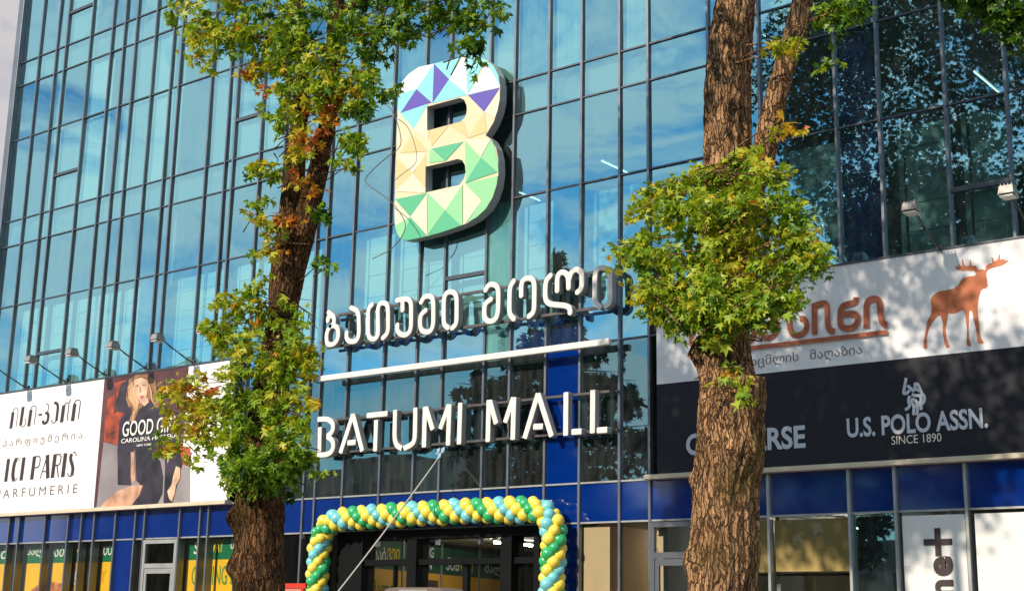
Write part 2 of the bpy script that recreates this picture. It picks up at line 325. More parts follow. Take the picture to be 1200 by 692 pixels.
# ------------------------------------------------------------ text, strokes and flat print
def text_mesh(body, x0, x1, z0, z1, y, mt, parent, name='lettering', bold=0.0, shear=0, thick=.003, rot=False):
    c = bpy.data.curves.new('t', 'FONT'); c.body = body; c.offset = bold; c.extrude = 0; c.shear = shear; c.resolution_u = 4
    o = bpy.data.objects.new('t', c); C.objects.link(o); dg = bpy.context.evaluated_depsgraph_get()
    me = bpy.data.meshes.new_from_object(o.evaluated_get(dg)); C.objects.unlink(o); bpy.data.objects.remove(o); bpy.data.curves.remove(c)
    n = len(me.vertices); co = np.empty(n*3, 'f'); me.vertices.foreach_get('co', co); co = co.reshape(-1, 3)
    if rot: co = np.stack([-co[:, 1], co[:, 0], co[:, 2]], 1)
    mn, mxx = co.min(0), co.max(0); s = (mxx-mn); s[s == 0] = 1
    X = x0+(co[:, 0]-mn[0])/s[0]*(x1-x0); Z = z0+(co[:, 1]-mn[1])/s[1]*(z1-z0)
    par = list(range(n))
    def find(a):
        while par[a] != a: par[a] = par[par[a]]; a = par[a]
        return a
    polys = [tuple(p.vertices) for p in me.polygons]
    for p in polys:
        for q in p[1:]: par[find(q)] = find(p[0])
    spans = {}
    for p in polys:
        k = find(p[0]); e = spans.setdefault(k, [1e9, -1e9, []]); xs_ = [X[v] for v in p]; e[0] = min(e[0], min(xs_)); e[1] = max(e[1], max(xs_)); e[2].append(p)
    groups = []
    for e in sorted(spans.values(), key=lambda e: e[0]):       # dots and accents join the glyph they sit over
        if groups and e[0] < groups[-1][1]-.35*min(e[1]-e[0], groups[-1][1]-groups[-1][0]): groups[-1][1] = max(groups[-1][1], e[1]); groups[-1][2] += e[2]
        else: groups.append([e[0], e[1], list(e[2])])
    bpy.data.meshes.remove(me)
    holder = bpy.data.objects.new('lettering', None); C.objects.link(holder); holder.parent = parent; holder.empty_display_size = .1
    for g in groups:
        vi = {}; vs = []; fs = []
        for p in g[2]:
            fs.append(tuple(vi.setdefault(v, len(vi)) for v in p))
        vs = [None]*len(vi)
        for v, k in vi.items(): vs[k] = (float(X[v]), y, float(Z[v]))
        link('letter', mesh('letter', vs, fs, [mt]), holder)
    return holder
def rounded(pts, r, seg=7):
    pts = [Vector(p) for p in pts]; out = [pts[0]]
    for k in range(1, len(pts)-1):
        p = pts[k]; a = pts[k-1]; b = pts[k+1]
        ra = min(r, (p-a).length*.5); rb = min(r, (b-p).length*.5)
        s = p+(a-p).normalized()*ra; e = p+(b-p).normalized()*rb
        for j in range(seg+1):
            t = j/seg; out.append((1-t)**2*s+2*t*(1-t)*p+t*t*e)
    out.append(pts[-1])
    res = [out[0]]
    for p in out[1:]:
        if (p-res[-1]).length > 1e-4: res.append(p)
    return res
def stroke(mb, pts, w, yf, yb, capr=True, bev=.012, r=.1, mface=0, mside=1):
    """solid bar following pts (x,z): front at yf, back at yb"""
    c = rounded(pts, r)
    P = []; H = []
    h = w/2
    d0 = (c[0]-c[1]).normalized(); d1 = (c[-1]-c[-2]).normalized()
    if capr:
        for t in (1.0, .92, .75, .5, .25): P.append(c[0]+d0*h*t); H.append(h*max(.06, math.sqrt(max(0, 1-t*t))))
    else:
        P.append(c[0]+d0*.012); H.append(h-.012); P.append(c[0]+d0*.002); H.append(h)
    for q in c: P.append(q); H.append(h)
    if capr:
        for t in (.25, .5, .75, .92, 1.0): P.append(c[-1]+d1*h*t); H.append(h*max(.06, math.sqrt(max(0, 1-t*t))))
    else:
        P.append(c[-1]+d1*.002); H.append(h); P.append(c[-1]+d1*.012); H.append(h-.012)
    n = len(P); i0 = len(mb.v)
    for k in range(n):
        t = (P[min(k+1, n-1)]-P[max(k-1, 0)]).normalized(); nn = Vector((-t.y, t.x)); hh = H[k]; hi = max(hh-bev, hh*.4)
        for (s, y) in ((hh, yb), (hh, yf+bev*.7), (hi, yf), (-hi, yf), (-hh, yf+bev*.7), (-hh, yb)):
            q = P[k]+nn*s; mb.v.append((q.x, y, q.y))
    mm = [mside, mface, mface, mface, mside, mside]
    for k in range(n-1):
        for j in range(6):
            a = i0+k*6+j; b = i0+k*6+(j+1) % 6; mb.f.append((a, b, b+6, a+6)); mb.mi.append(mm[j])
    mb.f.append(tuple(i0+j for j in range(6))); mb.f.append(tuple(i0+(n-1)*6+5-j for j in range(6))); mb.mi += [mside, mside]
def polyprint(mb, pts, y, m=0):
    """flat concave outline printed at depth y"""
    vs = [Vector((p[0], p[1], 0)) for p in pts]; tr = tessellate_polygon([vs]); i = len(mb.v)
    for p in pts: mb.v.append((p[0], y, p[1]))
    for t in tr: mb.f.append(tuple(i+k for k in t)); mb.mi.append(m)

# ---- Georgian letters
def conv(pts, ox, oy, s, off): return [Vector(fp(ox+x/s, oy+y/s, off)) for x, y in pts]
gs = thing('georgian_sign', 'row of white rounded Georgian letters on rails below the letter B', 'sign', (-20.5, 0, 8.5))
A_ = (370, 310, 6.589, .42); B_ = (540, 290, 6.289, .42)
GL = [(A_, [[(97, 368), (138, 400), (140, 452), (118, 470)], [(92, 432), (92, 405), (112, 398)], [(112, 474), (150, 468), (174, 505), (170, 575), (138, 615), (95, 618), (80, 590), (84, 515), (112, 474)]]),
 (A_, [[(272, 332), (328, 360), (332, 540), (312, 590), (262, 596), (233, 570), (236, 525)]]),
 (A_, [[(432, 308), (402, 340), (402, 550), (432, 578), (466, 566), (480, 530), (476, 330), (500, 292), (538, 295), (556, 330), (556, 525), (517, 564)]]),
 (A_, [[(625, 275), (700, 258), (735, 288), (733, 500), (702, 543), (652, 540), (627, 510), (628, 465)], [(668, 290), (668, 348)]]),
 (A_, [[(812, 288), (832, 248), (880, 238), (906, 270), (905, 470), (880, 518), (832, 520), (803, 490), (803, 400), (822, 372), (846, 352)]]),
 (A_, [[(1018, 486), (985, 462), (986, 255), (1010, 212), (1055, 206), (1086, 240), (1085, 455), (1052, 488)]]),
 (B_, [[(180, 312), (202, 272), (245, 268), (275, 300), (272, 485), (248, 538), (195, 545), (170, 512), (172, 425), (192, 398), (220, 380)]]),
 (B_, [[(388, 245), (358, 290), (355, 490), (388, 524)], [(443, 352), (443, 258), (473, 224), (520, 225), (541, 260), (538, 475), (500, 505)]]),
 (B_, [[(658, 205), (622, 245), (618, 375), (642, 412), (690, 420), (770, 425), (800, 442), (803, 478)], [(708, 315), (708, 212), (735, 178), (772, 185), (792, 225), (792, 295)], [(797, 230), (812, 180), (848, 155), (882, 175), (892, 215), (890, 300), (858, 328)]]),
 (B_, [[(1022, 434), (985, 412), (986, 190), (1010, 148), (1062, 145), (1096, 180), (1098, 405), (1065, 430)]])]
for (o_, strokes) in GL:
    m = MB()
    for k, s in enumerate(strokes): stroke(m, conv(s, *o_), .122, -.42-.002*k, -.26, True, r=.15)
    g = m.build('letter', [WHITE, SIDE], gs); g.location = -gs.location
RAILS = []
for z in (8.90, 8.12):
    o = boxpart('rail', -24.6, -16.3, -.26, -.20, z-.03, z+.03, RAIL, gs); o.location -= gs.location
for x in (XS[18], XS[20], XS[22], XS[24], XS[26]):
    for z in (8.90, 8.12):
        o = boxpart('bracket', x-.02, x+.02, -.202, -.06, z-.02, z+.02, RAIL, gs); o.location -= gs.location
# ---- Latin letters
ls = thing('latin_sign', 'white block letters reading BATUMI MALL above the entrance', 'sign', (-20.5, 0, 5.5))
C_ = (365, 460, 6.465, .36); D_ = (540, 440, 6.465, .36)
LL = [(C_, [[(48, 200), (125, 197), (162, 232), (160, 290), (118, 328)], [(118, 330), (163, 362), (162, 432), (122, 468), (45, 470)], [(62, 262), (58, 440)]]),
 (C_, [[(312, 163), (217, 452)], [(313, 165), (382, 438)], [(275, 378), (332, 374)]]), (C_, [[(420, 172), (572, 156)], [(488, 208), (480, 438)]]),
 (C_, [[(632, 132), (626, 350), (645, 402), (680, 420)], [(785, 115), (782, 345), (765, 388), (700, 420)]]),
 (C_, [[(858, 108), (850, 408)], [(866, 112), (915, 275)], [(1038, 92), (975, 268)], [(1044, 90), (1033, 394)]]), (C_, [[(1125, 78), (1115, 385)]]),
 (D_, [[(210, 186), (202, 496)], [(218, 190), (265, 360)], [(396, 168), (335, 350)], [(402, 166), (392, 480)]]),
 (D_, [[(582, 136), (482, 470)], [(584, 138), (685, 455)], [(552, 386), (618, 382)]]),
 (D_, [[(795, 128), (792, 448)], [(842, 425), (910, 420)]]), (D_, [[(998, 110), (995, 430)], [(1034, 413), (1105, 408)]])]
for (o_, strokes) in LL:
    m = MB()
    for k, s in enumerate(strokes): stroke(m, conv(s, *o_), .126, -.36-.002*k, -.20, False, r=.16)
    g = m.build('letter', [WHITE, SIDE], ls); g.location = -ls.location
for z in (6.33, 5.53):
    o = boxpart('rail', -24.75, -16.25, -.20, -.15, z-.025, z+.025, RAIL, ls); o.location -= ls.location
    for x in XS[18:27]:
        o = boxpart('bracket', x-.018, x+.018, -.152, -.06, z-.018, z+.018, RAIL, ls); o.location -= ls.location
# ---- bar between the signs
m = MB(); m.box(-24.58, -16.12, -.42, -.30, 7.26, 7.40); o = m.build('sign_bar', WHITE); tag(o, 'long straight white bar between the two rows of sign letters', 'bar')
b = o.modifiers.new('bevel', 'BEVEL'); b.width = .02; b.segments = 2

# ---- big letter B
SB = 2.661
def bpx(p, off=.46): return fp(440+p[0]/SB, 40+p[1]/SB, off)
OUT_ = [(62, 600), (60, 540), (63, 430), (66, 320), (70, 220), (74, 175), (84, 148), (104, 124), (135, 103), (180, 93), (230, 80), (275, 68), (310, 68), (345, 80), (370, 102), (384, 130), (389, 165), (388, 205), (381, 240), (368, 275), (350, 305), (343, 315), (362, 330), (376, 355), (383, 390), (384, 430), (379, 470), (366, 510), (345, 545), (318, 570), (285, 590), (245, 605), (200, 620), (145, 634), (100, 643), (82, 640), (70, 625)]
H1 = [(162, 226), (210, 213), (262, 199), (276, 204), (284, 222), (285, 240), (280, 258), (266, 273), (225, 284), (162, 301)]
H2 = [(157, 413), (210, 401), (256, 389), (270, 393), (279, 408), (281, 430), (276, 450), (262, 470), (225, 478), (156, 494)]
def smooth_loop(pts, keep=(), it=1):
    for _ in range(it):
        o = []
        n = len(pts)
        for i in range(n):
            a = Vector(pts[i]); b = Vector(pts[(i+1) % n]); p = Vector(pts[i-1])
            ang = (a-p).angle(b-a, 0)
            if ang > 1.0: o.append(tuple(a)); o.append(tuple(a*.75+b*.25))
            else: o.append(tuple(a*.75+p*.25) if ang > .12 else tuple(a)); o.append(tuple(a*.75+b*.25))
        pts = o
    return pts
bo = [Vector(bpx(p)) for p in OUT_]; h1 = [Vector(bpx(p)) for p in H1]; h2 = [Vector(bpx(p)) for p in H2]
bs = thing('logo_sign', 'huge letter B in a mosaic of white, cyan, violet, cream and green triangles', 'sign', (-21, 0, 12.5))
YF, YB = -.46, -.22
BCR = mat('logo_cream', (.72, .61, .40), rough=.5, var=.05, vscale=1.5); BSD = mat('logo_side_grey', (.42, .41, .42), rough=.45)
m = MB(); allv = [Vector((p.x, p.y, 0)) for p in bo], [Vector((p.x, p.y, 0)) for p in h1], [Vector((p.x, p.y, 0)) for p in h2]
flat = [v for l in allv for v in l]; tris = tessellate_polygon(list(allv))
for v in flat: m.v.append((v.x, YF, v.y))
for t in tris: m.f.append(tuple(t)); m.mi.append(0)
for v in flat: m.v.append((v.x, YB, v.y))
nF = len(flat)
for t in tris: m.f.append(tuple(nF+k for k in reversed(t))); m.mi.append(1)
k0 = 0
for l in allv:
    n = len(l)
    for k in range(n): a = k0+k; b = k0+(k+1) % n; m.f.append((a, b, b+nF, a+nF)); m.mi.append(1)
    k0 += n
g = m.build('sign_body', [BCR, BSD], bs); g.location = -bs.location
FC = {'w': mat('logo_white', (.70, .72, .72), rough=.5), 'c': mat('logo_cyan', (.24, .62, .66), rough=.45), 'v': mat('logo_violet', (.10, .07, .40), rough=.45), 'p': mat('logo_pale_yellow', (.68, .52, .26), rough=.45),
      'g': mat('logo_green', (.09, .44, .24), rough=.45), 'l': mat('logo_light_green', (.26, .60, .30), rough=.45), 'k': mat('logo_pale_cream', (.72, .66, .50), rough=.45)}
FA = [('w', (60, 190), (110, 60), (183, 93)), ('w', (60, 190), (183, 93), (128, 172)), ('c', (50, 195), (128, 172), (78, 247)), ('c', (183, 93), (128, 172), (178, 215)), ('v', (183, 93), (230, 141), (178, 215)), ('v', (128, 172), (78, 247), (165, 217)), ('v', (128, 172), (165, 217), (176, 214)),
 ('c', (183, 93), (275, 60), (230, 141)), ('w', (230, 141), (280, 60), (288, 190)), ('c', (230, 141), (288, 190), (178, 217)), ('c', (282, 60), (355, 60), (288, 190)), ('w', (348, 92), (288, 190), (392, 165)), ('c', (350, 60), (400, 120), (392, 165)), ('c', (350, 60), (348, 92), (392, 165)), ('v', (288, 190), (388, 168), (340, 243)),
 ('c', (78, 247), (165, 217), (120, 297)), ('p', (78, 370), (118, 312), (165, 365)), ('p', (165, 302), (230, 285), (175, 350)), ('p', (340, 243), (288, 325), (348, 306)), ('p', (230, 285), (275, 270), (290, 325)), ('p', (62, 385), (118, 435), (62, 490)), ('p', (118, 435), (158, 370), (158, 480)),
 ('k', (340, 243), (388, 172), (392, 270)), ('k', (165, 220), (120, 297), (165, 330)), ('k', (118, 435), (62, 490), (160, 495)), ('k', (66, 380), (160, 372), (118, 432)),
 ('g', (175, 358), (275, 335), (218, 396)), ('l', (170, 358), (218, 396), (168, 402)), ('l', (280, 333), (330, 385), (283, 465)), ('g', (330, 385), (382, 430), (280, 465)), ('l', (330, 385), (365, 322), (392, 440)), ('k', (285, 330), (362, 325), (330, 382)), ('l', (390, 440), (280, 466), (332, 520)), ('l', (390, 440), (332, 520), (400, 520)),
 ('k', (277, 470), (330, 520), (275, 602)), ('g', (62, 515), (162, 495), (110, 570)), ('k', (162, 497), (110, 570), (162, 626)), ('k', (58, 520), (110, 570), (58, 600)), ('l', (55, 600), (110, 570), (72, 660)), ('g', (110, 570), (72, 660), (165, 632)),
 ('l', (165, 495), (218, 549), (163, 630)), ('k', (165, 495), (272, 470), (218, 549)), ('l', (272, 470), (218, 549), (273, 602)), ('g', (218, 549), (155, 645), (276, 605)), ('l', (276, 606), (330, 520), (390, 515)), ('l', (276, 606), (390, 515), (340, 620))]
def clip_convex(subj, clip):
    area = sum(clip[i][0]*clip[(i+1) % len(clip)][1]-clip[(i+1) % len(clip)][0]*clip[i][1] for i in range(len(clip)))
    if area < 0: clip = clip[::-1]
    out = subj
    for i in range(len(clip)):
        a, b = clip[i], clip[(i+1) % len(clip)]; inp = out; out = []
        if not inp: return []
        side = lambda p: (b[0]-a[0])*(p[1]-a[1])-(b[1]-a[1])*(p[0]-a[0])
        for j in range(len(inp)):
            p, q = inp[j], inp[(j+1) % len(inp)]; sp_, sq = side(p), side(q)
            if sp_ >= 0: out.append(p)
            if (sp_ >= 0) != (sq >= 0): t = sp_/(sp_-sq); out.append((p[0]+(q[0]-p[0])*t, p[1]+(q[1]-p[1])*t))
    return out
for k, (cc, *tri) in enumerate(FA):
    tp = [bpx(p) for p in tri]; m = MB()
    for t in tris:
        pl = clip_convex([(flat[j].x, flat[j].y) for j in t], tp)
        if len(pl) >= 3:
            # consistent winding towards the street
            ar = sum(pl[i][0]*pl[(i+1) % len(pl)][1]-pl[(i+1) % len(pl)][0]*pl[i][1] for i in range(len(pl)))
            if abs(ar) < 1e-6: continue
            if ar < 0: pl = pl[::-1]
            m.poly([(p[0], YF-.0035-.0003*k, p[1]) for p in pl])
    if m.f: g = m.build('mosaic_triangle', FC[cc], bs); g.location = -bs.location
for (x, z) in ((-21.9, 14.0), (-20.0, 14.2), (-22.0, 11.2), (-19.8, 11.9)):
    o = boxpart('bracket', x-.05, x+.05, YB-.002, -.06, z-.05, z+.05, RAIL, bs); o.location -= bs.location

# ------------------------------------------------------------ banners
YBN = -.16
def fq(x, y): return fp(x, y, .17)
lb = thing('perfume_banner', 'long white banner with perfumery lettering on the left wall', 'banner', (-33.5, 0, 4.5))
def bput(o, root): o.location = Vector(o.location)-root.location; return o
ZT, ZB_ = 8.20, 4.56
bput(boxpart('banner_sheet', -40.6, -33.64, YBN, YBN+.05, ZB_, ZT, VINYL, lb), lb)
bput(boxpart('banner_sheet', -29.93, -28.05, YBN, YBN+.05, ZB_, ZT, VINYL, lb), lb)
bput(boxpart('ledge', -40.6, -28.0, YBN-.10, YBN+.14, ZB_-.10, ZB_-.003, STONE, lb), lb)
bput(boxpart('top_trim', -40.6, -28.0, YBN-.02, YBN+.14, ZT+.003, ZT+.05, ALUD, lb), lb)
def T(body, a, b, h, mt, parent, root, bold=0, name='lettering', down=0, y=None, shear=0):
    """text whose baseline runs from photo point a to b, h = letter height in metres"""
    x0, z0 = fq(*a); x1, z1 = fq(*b); z = (z0+z1)/2
    o = text_mesh(body, x0, x1, z-down, z-down+h, (YBN-.006) if y is None else y, mt, parent, name, bold, shear); o.location = -root.location; return o
# deco letters: thick stems and hairlines
def deco(glyphs, x0, x1, z0, z1, mt, parent, root, slant=0.0, y=YBN-.006):
    tot = sum(g[0] for g in glyphs); x = 0
    for wd, parts_ in glyphs:
        m = MB()
        for (pts, w) in parts_:
            c = rounded([Vector(p) for p in pts], .28, 6) if len(pts) > 2 else [Vector(p) for p in pts]
            sxx = (x1-x0)/tot; n = len(c); i0 = len(m.v)
            for k in range(n):
                t = (c[min(k+1, n-1)]-c[max(k-1, 0)]).normalized(); nn = Vector((-t.y, t.x))
                for s in (-.5, .5):
                    q = c[k]+nn*w*s; m.v.append((x0+(x+q.x)*sxx+slant*q.y, y, z0+q.y*(z1-z0)))
            for k in range(n-1): m.f.append((i0+2*k, i0+2*k+2, i0+2*k+3, i0+2*k+1)); m.mi.append(0)
            y -= .0006
        if m.f: o = m.build('lettering', mt, parent); o.location = -root.location
        x += wd
I_ = (.36, [([(.13, 0), (.13, 1)], .2)])
SP = (.3, [])
def G_i(w=.55): return (w, [([(.12, 0), (.12, .8)], .17), ([(.08, .72), (.13, .97), (.40, .97), (.42, .7), (.42, .05)], .035)])
G_s = (.5, [([(.13, 1), (.13, .1)], .17), ([(.1, .2), (.15, .02), (.40, .02), (.42, .35), (.3, .42)], .035)])
G_v = (.5, [([(.08, .98), (.25, .98), (.28, .6), (.10, .55)], .035), ([(.15, .55), (.33, .5), (.33, .08), (.1, .04), (.05, .2)], .13)])
G_a = (.5, [([(.06, 1), (.30, .9), (.32, .1)], .13), ([(.33, .15), (.25, .02), (.08, .02), (.05, .2)], .035)])
G_r = (.6, [([(.12, 0), (.12, .8)], .17), ([(.1, .75), (.3, .95), (.4, .8), (.45, 1.05)], .035), ([(.4, .8), (.42, .05)], .035)])
DASH = (.3, [([(.05, .5), (.25, .5)], .09)])
xa, za = fq(10, 502); xb, zb = fq(94, 494)
deco([G_i(), G_s, G_i(), DASH, G_v, G_a, G_r, G_i()], xa, xb, za+.0, za+.62, INK, lb, lb, slant=.05)
T('პ ა რ ფ ი უ მ ე რ ი ა', (3, 523), (96, 513), .27, INKS, lb, lb, down=.06)
D_C = (.62, [([(.5, .85), (.42, 1), (.28, 1)], .035), ([(.30, .98), (.17, .8), (.17, .2), (.30, .02)], .2), ([(.28, 0), (.42, 0), (.5, .15)], .035)])
D_P = (.6, [([(.13, 0), (.13, 1)], .2), ([(.2, .98), (.48, .98), (.52, .75), (.48, .5), (.2, .5)], .05)])
D_A = (.66, [([(.05, 0), (.32, 1)], .04), ([(.32, 1), (.52, 0)], .2), ([(.14, .3), (.42, .3)], .04)])
D_R = (.62, [([(.13, 0), (.13, 1)], .2), ([(.2, .98), (.48, .98), (.52, .75), (.48, .52), (.2, .52)], .05), ([(.32, .52), (.50, 0)], .05)])
D_S = (.5, [([(.42, .85), (.36, 1), (.2, 1)], .04), ([(.14, .95), (.08, .75), (.34, .35), (.30, .03)], .16), ([(.3, 0), (.12, 0), (.04, .15)], .04)])
xa, za = fq(4, 564); xb, zb = fq(88, 556)
deco([I_, D_C, I_, SP, D_P, D_A, D_R, I_, D_S], xa, xb, za, za+.68, INK, lb, lb, slant=.04)
T('P A R F U M E R I E', (-5, 583), (90, 578), .26, INKS, lb, lb, bold=0)
# perfume poster with the woman
po = thing('perfume_poster', 'dark red fashion poster of a woman in a dark dress, set in the white banner', 'poster', (-31.8, 0, 4.5))
PX = (110, 430, 4.071)
def pp(l): return [fp(PX[0]+x/PX[2], PX[1]+y/PX[2], .19) for x, y in l]
bput(boxpart('poster_sheet', -33.63, -29.94, YBN-.006, YBN+.05, ZB_, ZT, mat('poster_maroon', (.10, .03, .035), rough=.5, var=.5, vscale=1.5), po), po)
PM = [mat('poster_grey_wall', (.27, .24, .25), rough=.6, var=.45, vscale=.6), mat('poster_ember', (.40, .06, .02), rough=.6, var=.9, vscale=2), mat('poster_dress', (.028, .018, .034), rough=.5, var=.9, vscale=2.2), mat('poster_skin', (.55, .30, .19), rough=.6, var=.45, vscale=3), mat('poster_hair', (.30, .15, .07), rough=.6, var=.6, vscale=6), mat('poster_skin_light', (.70, .44, .30), rough=.6, var=.35, vscale=4), mat('poster_lips', (.45, .08, .07), rough=.6), mat('poster_hair_light', (.62, .38, .20), rough=.6)]
SH = [(0, [(43, 355), (250, 410), (455, 478), (455, 655), (8, 680)]), (1, [(50, 240), (140, 200), (150, 380), (45, 352)]), (1, [(95, 75), (150, 60), (165, 100), (110, 160)]), (1, [(270, 350), (457, 380), (457, 476), (270, 415)]), (1, [(64, 150), (100, 130), (90, 240), (52, 250)]),
 (2, [(128, 75), (165, 60), (215, 75), (150, 110), (150, 160), (185, 215), (120, 215), (100, 180)]), (2, [(185, 205), (150, 215), (120, 250), (110, 400), (112, 560), (175, 562), (180, 420), (195, 360)]),
 (2, [(230, 175), (290, 160), (340, 190), (360, 260), (330, 330), (285, 400), (315, 450), (328, 520), (325, 600), (300, 652), (180, 665), (195, 600), (225, 565), (200, 540), (195, 400), (170, 330), (185, 250)]),
 (2, [(335, 200), (390, 260), (410, 400), (420, 460), (395, 560), (370, 655), (330, 655), (338, 480), (330, 330)]),
 (3, [(172, 565), (232, 562), (215, 610), (178, 655), (20, 680), (60, 630), (110, 590)]), (3, [(175, 400), (190, 410), (196, 540), (180, 550), (174, 520)]),
 (4, [(165, 60), (200, 36), (250, 34), (290, 60), (305, 130), (320, 200), (300, 190), (270, 150), (240, 180), (215, 200), (185, 270), (165, 255), (195, 200), (165, 190), (150, 150), (160, 100)]),
 (5, [(190, 62), (222, 48), (250, 60), (256, 95), (250, 135), (235, 165), (222, 172), (205, 140), (190, 105)]), (7, [(160, 95), (182, 70), (192, 110), (215, 165), (205, 200), (180, 262), (172, 240), (195, 190), (165, 150)]), (5, [(222, 168), (250, 140), (262, 165), (240, 185)]),
 (6, [(218, 140), (232, 134), (240, 140), (228, 150)]), (4, [(196, 88), (212, 82), (214, 87), (199, 93)]), (4, [(228, 84), (244, 80), (245, 85), (231, 90)]), (3, [(216, 90), (222, 90), (226, 118), (217, 120)]),
 (5, [(392, 470), (412, 480), (410, 530), (392, 560), (385, 600), (372, 640), (358, 625), (350, 590), (370, 560), (380, 510)]), (7, [(385, 508), (412, 520), (408, 530), (384, 520)])]
for k, (c_, pl) in enumerate(SH):
    m = MB(); polyprint(m, pp(pl), YBN-.009-.001*k); o = m.build('printed_figure', PM[c_], po); o.location = -po.location
HS = [((168, 92), (150, 150), (190, 190), (172, 262)), ((186, 70), (170, 120), (205, 180), (184, 265)), ((262, 52), (292, 100), (300, 150), (318, 195)), ((250, 60), (275, 110), (272, 150), (296, 190)), ((205, 50), (230, 42), (262, 50), (290, 90)), ((178, 80), (160, 130), (200, 190), (178, 250)), ((272, 60), (302, 110), (290, 150), (308, 190))]
for k, hs_ in enumerate(HS):
    m = MB(); c = rounded([Vector(q) for q in pp(hs_)], .4, 5); n = len(c)
    for q in range(n):
        t = (c[min(q+1, n-1)]-c[max(q-1, 0)]).normalized(); nn = Vector((-t.y, t.x)); w = .022*math.sin(math.pi*(q+.5)/n)+.004
        for e_ in (-w, w): p = c[q]+nn*e_; m.v.append((p.x, YBN-.030-.0004*k, p.y))
    for q in range(n-1): m.f.append((2*q, 2*q+2, 2*q+3, 2*q+1)); m.mi.append(0)
    o = m.build('printed_figure', PM[7 if k % 2 else 4], po); o.location = -po.location
PW = mat('poster_white_ink', (.8, .78, .74), rough=.6)
def T2(body, x0, y0, x1, y1, h, root=po, mt=PW, bold=.01):
    a = fp(PX[0]+x0/PX[2], PX[1]+y0/PX[2], .19); b = fp(PX[0]+x1/PX[2], PX[1]+y1/PX[2], .19); z = (a[1]+b[1])/2
    o = text_mesh(body, a[0], b[0], z, z+h, YBN-.035, mt, root, 'lettering', bold); o.location = -root.location
T2('GOOD GIRL', 135, 335, 400, 300, .42, bold=0.008); T2('CAROLINA HERRERA', 130, 362, 400, 335, .12); T2('NEW YORK', 205, 378, 275, 372, .06)

# ---- right banners
rb = thing('moose_banner', 'white banner with orange moose and terracotta Georgian name', 'banner', (-11, 0, 6.4))
ZM = 6.37
XR0, XR1 = -15.12, -3.5
bput(boxpart('banner_sheet', XR0, XR1, YBN, YBN+.05, ZM, ZT+.06, VINYL, rb), rb)
bput(boxpart('top_trim', XR0, XR1, YBN-.02, YBN+.14, ZT+.063, ZT+.10, ALUD, rb), rb)
kb = thing('charcoal_banner', 'charcoal banner with pale grey brand lettering under the moose banner', 'banner', (-11, 0, 4.5))
bput(boxpart('banner_sheet', XR0, XR1, YBN, YBN+.05, ZB_, ZM-.003, VINYLD, kb), kb)
bput(boxpart('ledge', XR0-.25, XR1, YBN-.10, YBN+.14, ZB_-.09, ZB_-.003, STONE, kb), kb)
def cc(l, ox, oy, s): return [fp(ox+x/s, oy+y/s, .17) for x, y in l]
MOOSE = [(480, 270), (468, 284), (452, 286), (440, 300), (428, 345), (421, 400), (428, 470), (436, 540), (444, 575), (458, 598), (452, 606), (430, 602), (422, 590), (417, 540), (402, 470), (388, 410), (374, 415), (372, 470), (370, 530), (374, 580), (386, 612), (380, 622), (364, 618), (358, 600), (362, 530), (354, 460), (345, 412), (325, 412), (300, 428), (270, 432), (252, 428), (248, 460), (238, 520), (243, 580), (262, 620), (255, 630), (240, 628), (232, 606), (220, 545), (218, 510), (224, 490), (207, 440), (185, 450), (160, 482), (140, 520), (128, 570), (128, 605), (132, 630), (118, 638), (108, 625), (112, 585), (122, 530), (130, 478), (152, 435), (157, 395), (150, 362), (152, 345), (170, 320), (198, 303), (240, 295), (280, 288), (308, 270), (325, 240), (345, 222), (375, 215), (408, 212), (416, 196), (400, 183), (370, 182), (340, 184), (310, 178), (290, 160), (300, 158), (322, 164), (302, 144), (312, 146), (334, 158), (331, 116), (337, 118), (348, 152), (362, 158), (376, 152), (378, 118), (383, 120), (388, 152), (412, 156), (424, 176), (450, 174), (468, 180), (470, 158), (484, 144), (508, 136), (502, 104), (509, 108), (518, 130), (538, 120), (548, 87), (552, 90), (552, 118), (578, 116), (584, 114), (572, 128), (598, 120), (592, 132), (566, 150), (530, 160), (500, 168), (482, 178), (472, 196), (474, 220), (478, 245)]
m = MB(); polyprint(m, cc(MOOSE, 1060, 280, 4.943), YBN-.006); o = m.build('moose_print', INKM, rb); o.location = -rb.location
# terracotta name
S5 = (790, 340, 4.615)
def glyph(strokes, w, mt, root, y=YBN-.006):
    for s in strokes:
        m = MB(); c = rounded([Vector(q) for q in cc(s, *S5)], .14, 7); n = len(c)
        for k in range(n):
            t = (c[min(k+1, n-1)]-c[max(k-1, 0)]).normalized(); nn = Vector((-t.y, t.x))
            for q in (-.5, .5): p = c[k]+nn*w*q; m.v.append((p.x, y-.00006*k, p.y))
        for k in range(n-1): m.f.append((2*k, 2*k+2, 2*k+3, 2*k+1)); m.mi.append(0)
        o = m.build('lettering', mt, root); o.location = -root.location; y -= .004
glyph([[(95, 225), (92, 290), (115, 310), (175, 300), (190, 260), (160, 215)], [(225, 180), (225, 260), (250, 300)], [(330, 180), (400, 160), (435, 200), (430, 265), (385, 285), (345, 270)], [(480, 110), (545, 140), (560, 200), (545, 245), (500, 262), (475, 245)],
       [(622, 80), (628, 220), (655, 246), (705, 235), (725, 190), (700, 150), (680, 155)], [(760, 70), (762, 240)], [(757, 85), (800, 70), (830, 72), (832, 190), (848, 222), (872, 222)],
       [(988, 38), (982, 70), (905, 80), (898, 175), (915, 208), (975, 205), (1000, 160), (985, 125), (905, 130)], [(1042, 205), (1042, 75), (1060, 48), (1105, 45), (1118, 80), (1122, 165), (1140, 188), (1158, 186)]], .115, INKT, rb)
glyph([[(78, 352), (1160, 227)]], .085, INKT, rb, YBN-.05)
T('ფეხსაცმლის   მაღაზია', (845, 430), (1010, 411), .24, INKS, rb, rb, down=.10)
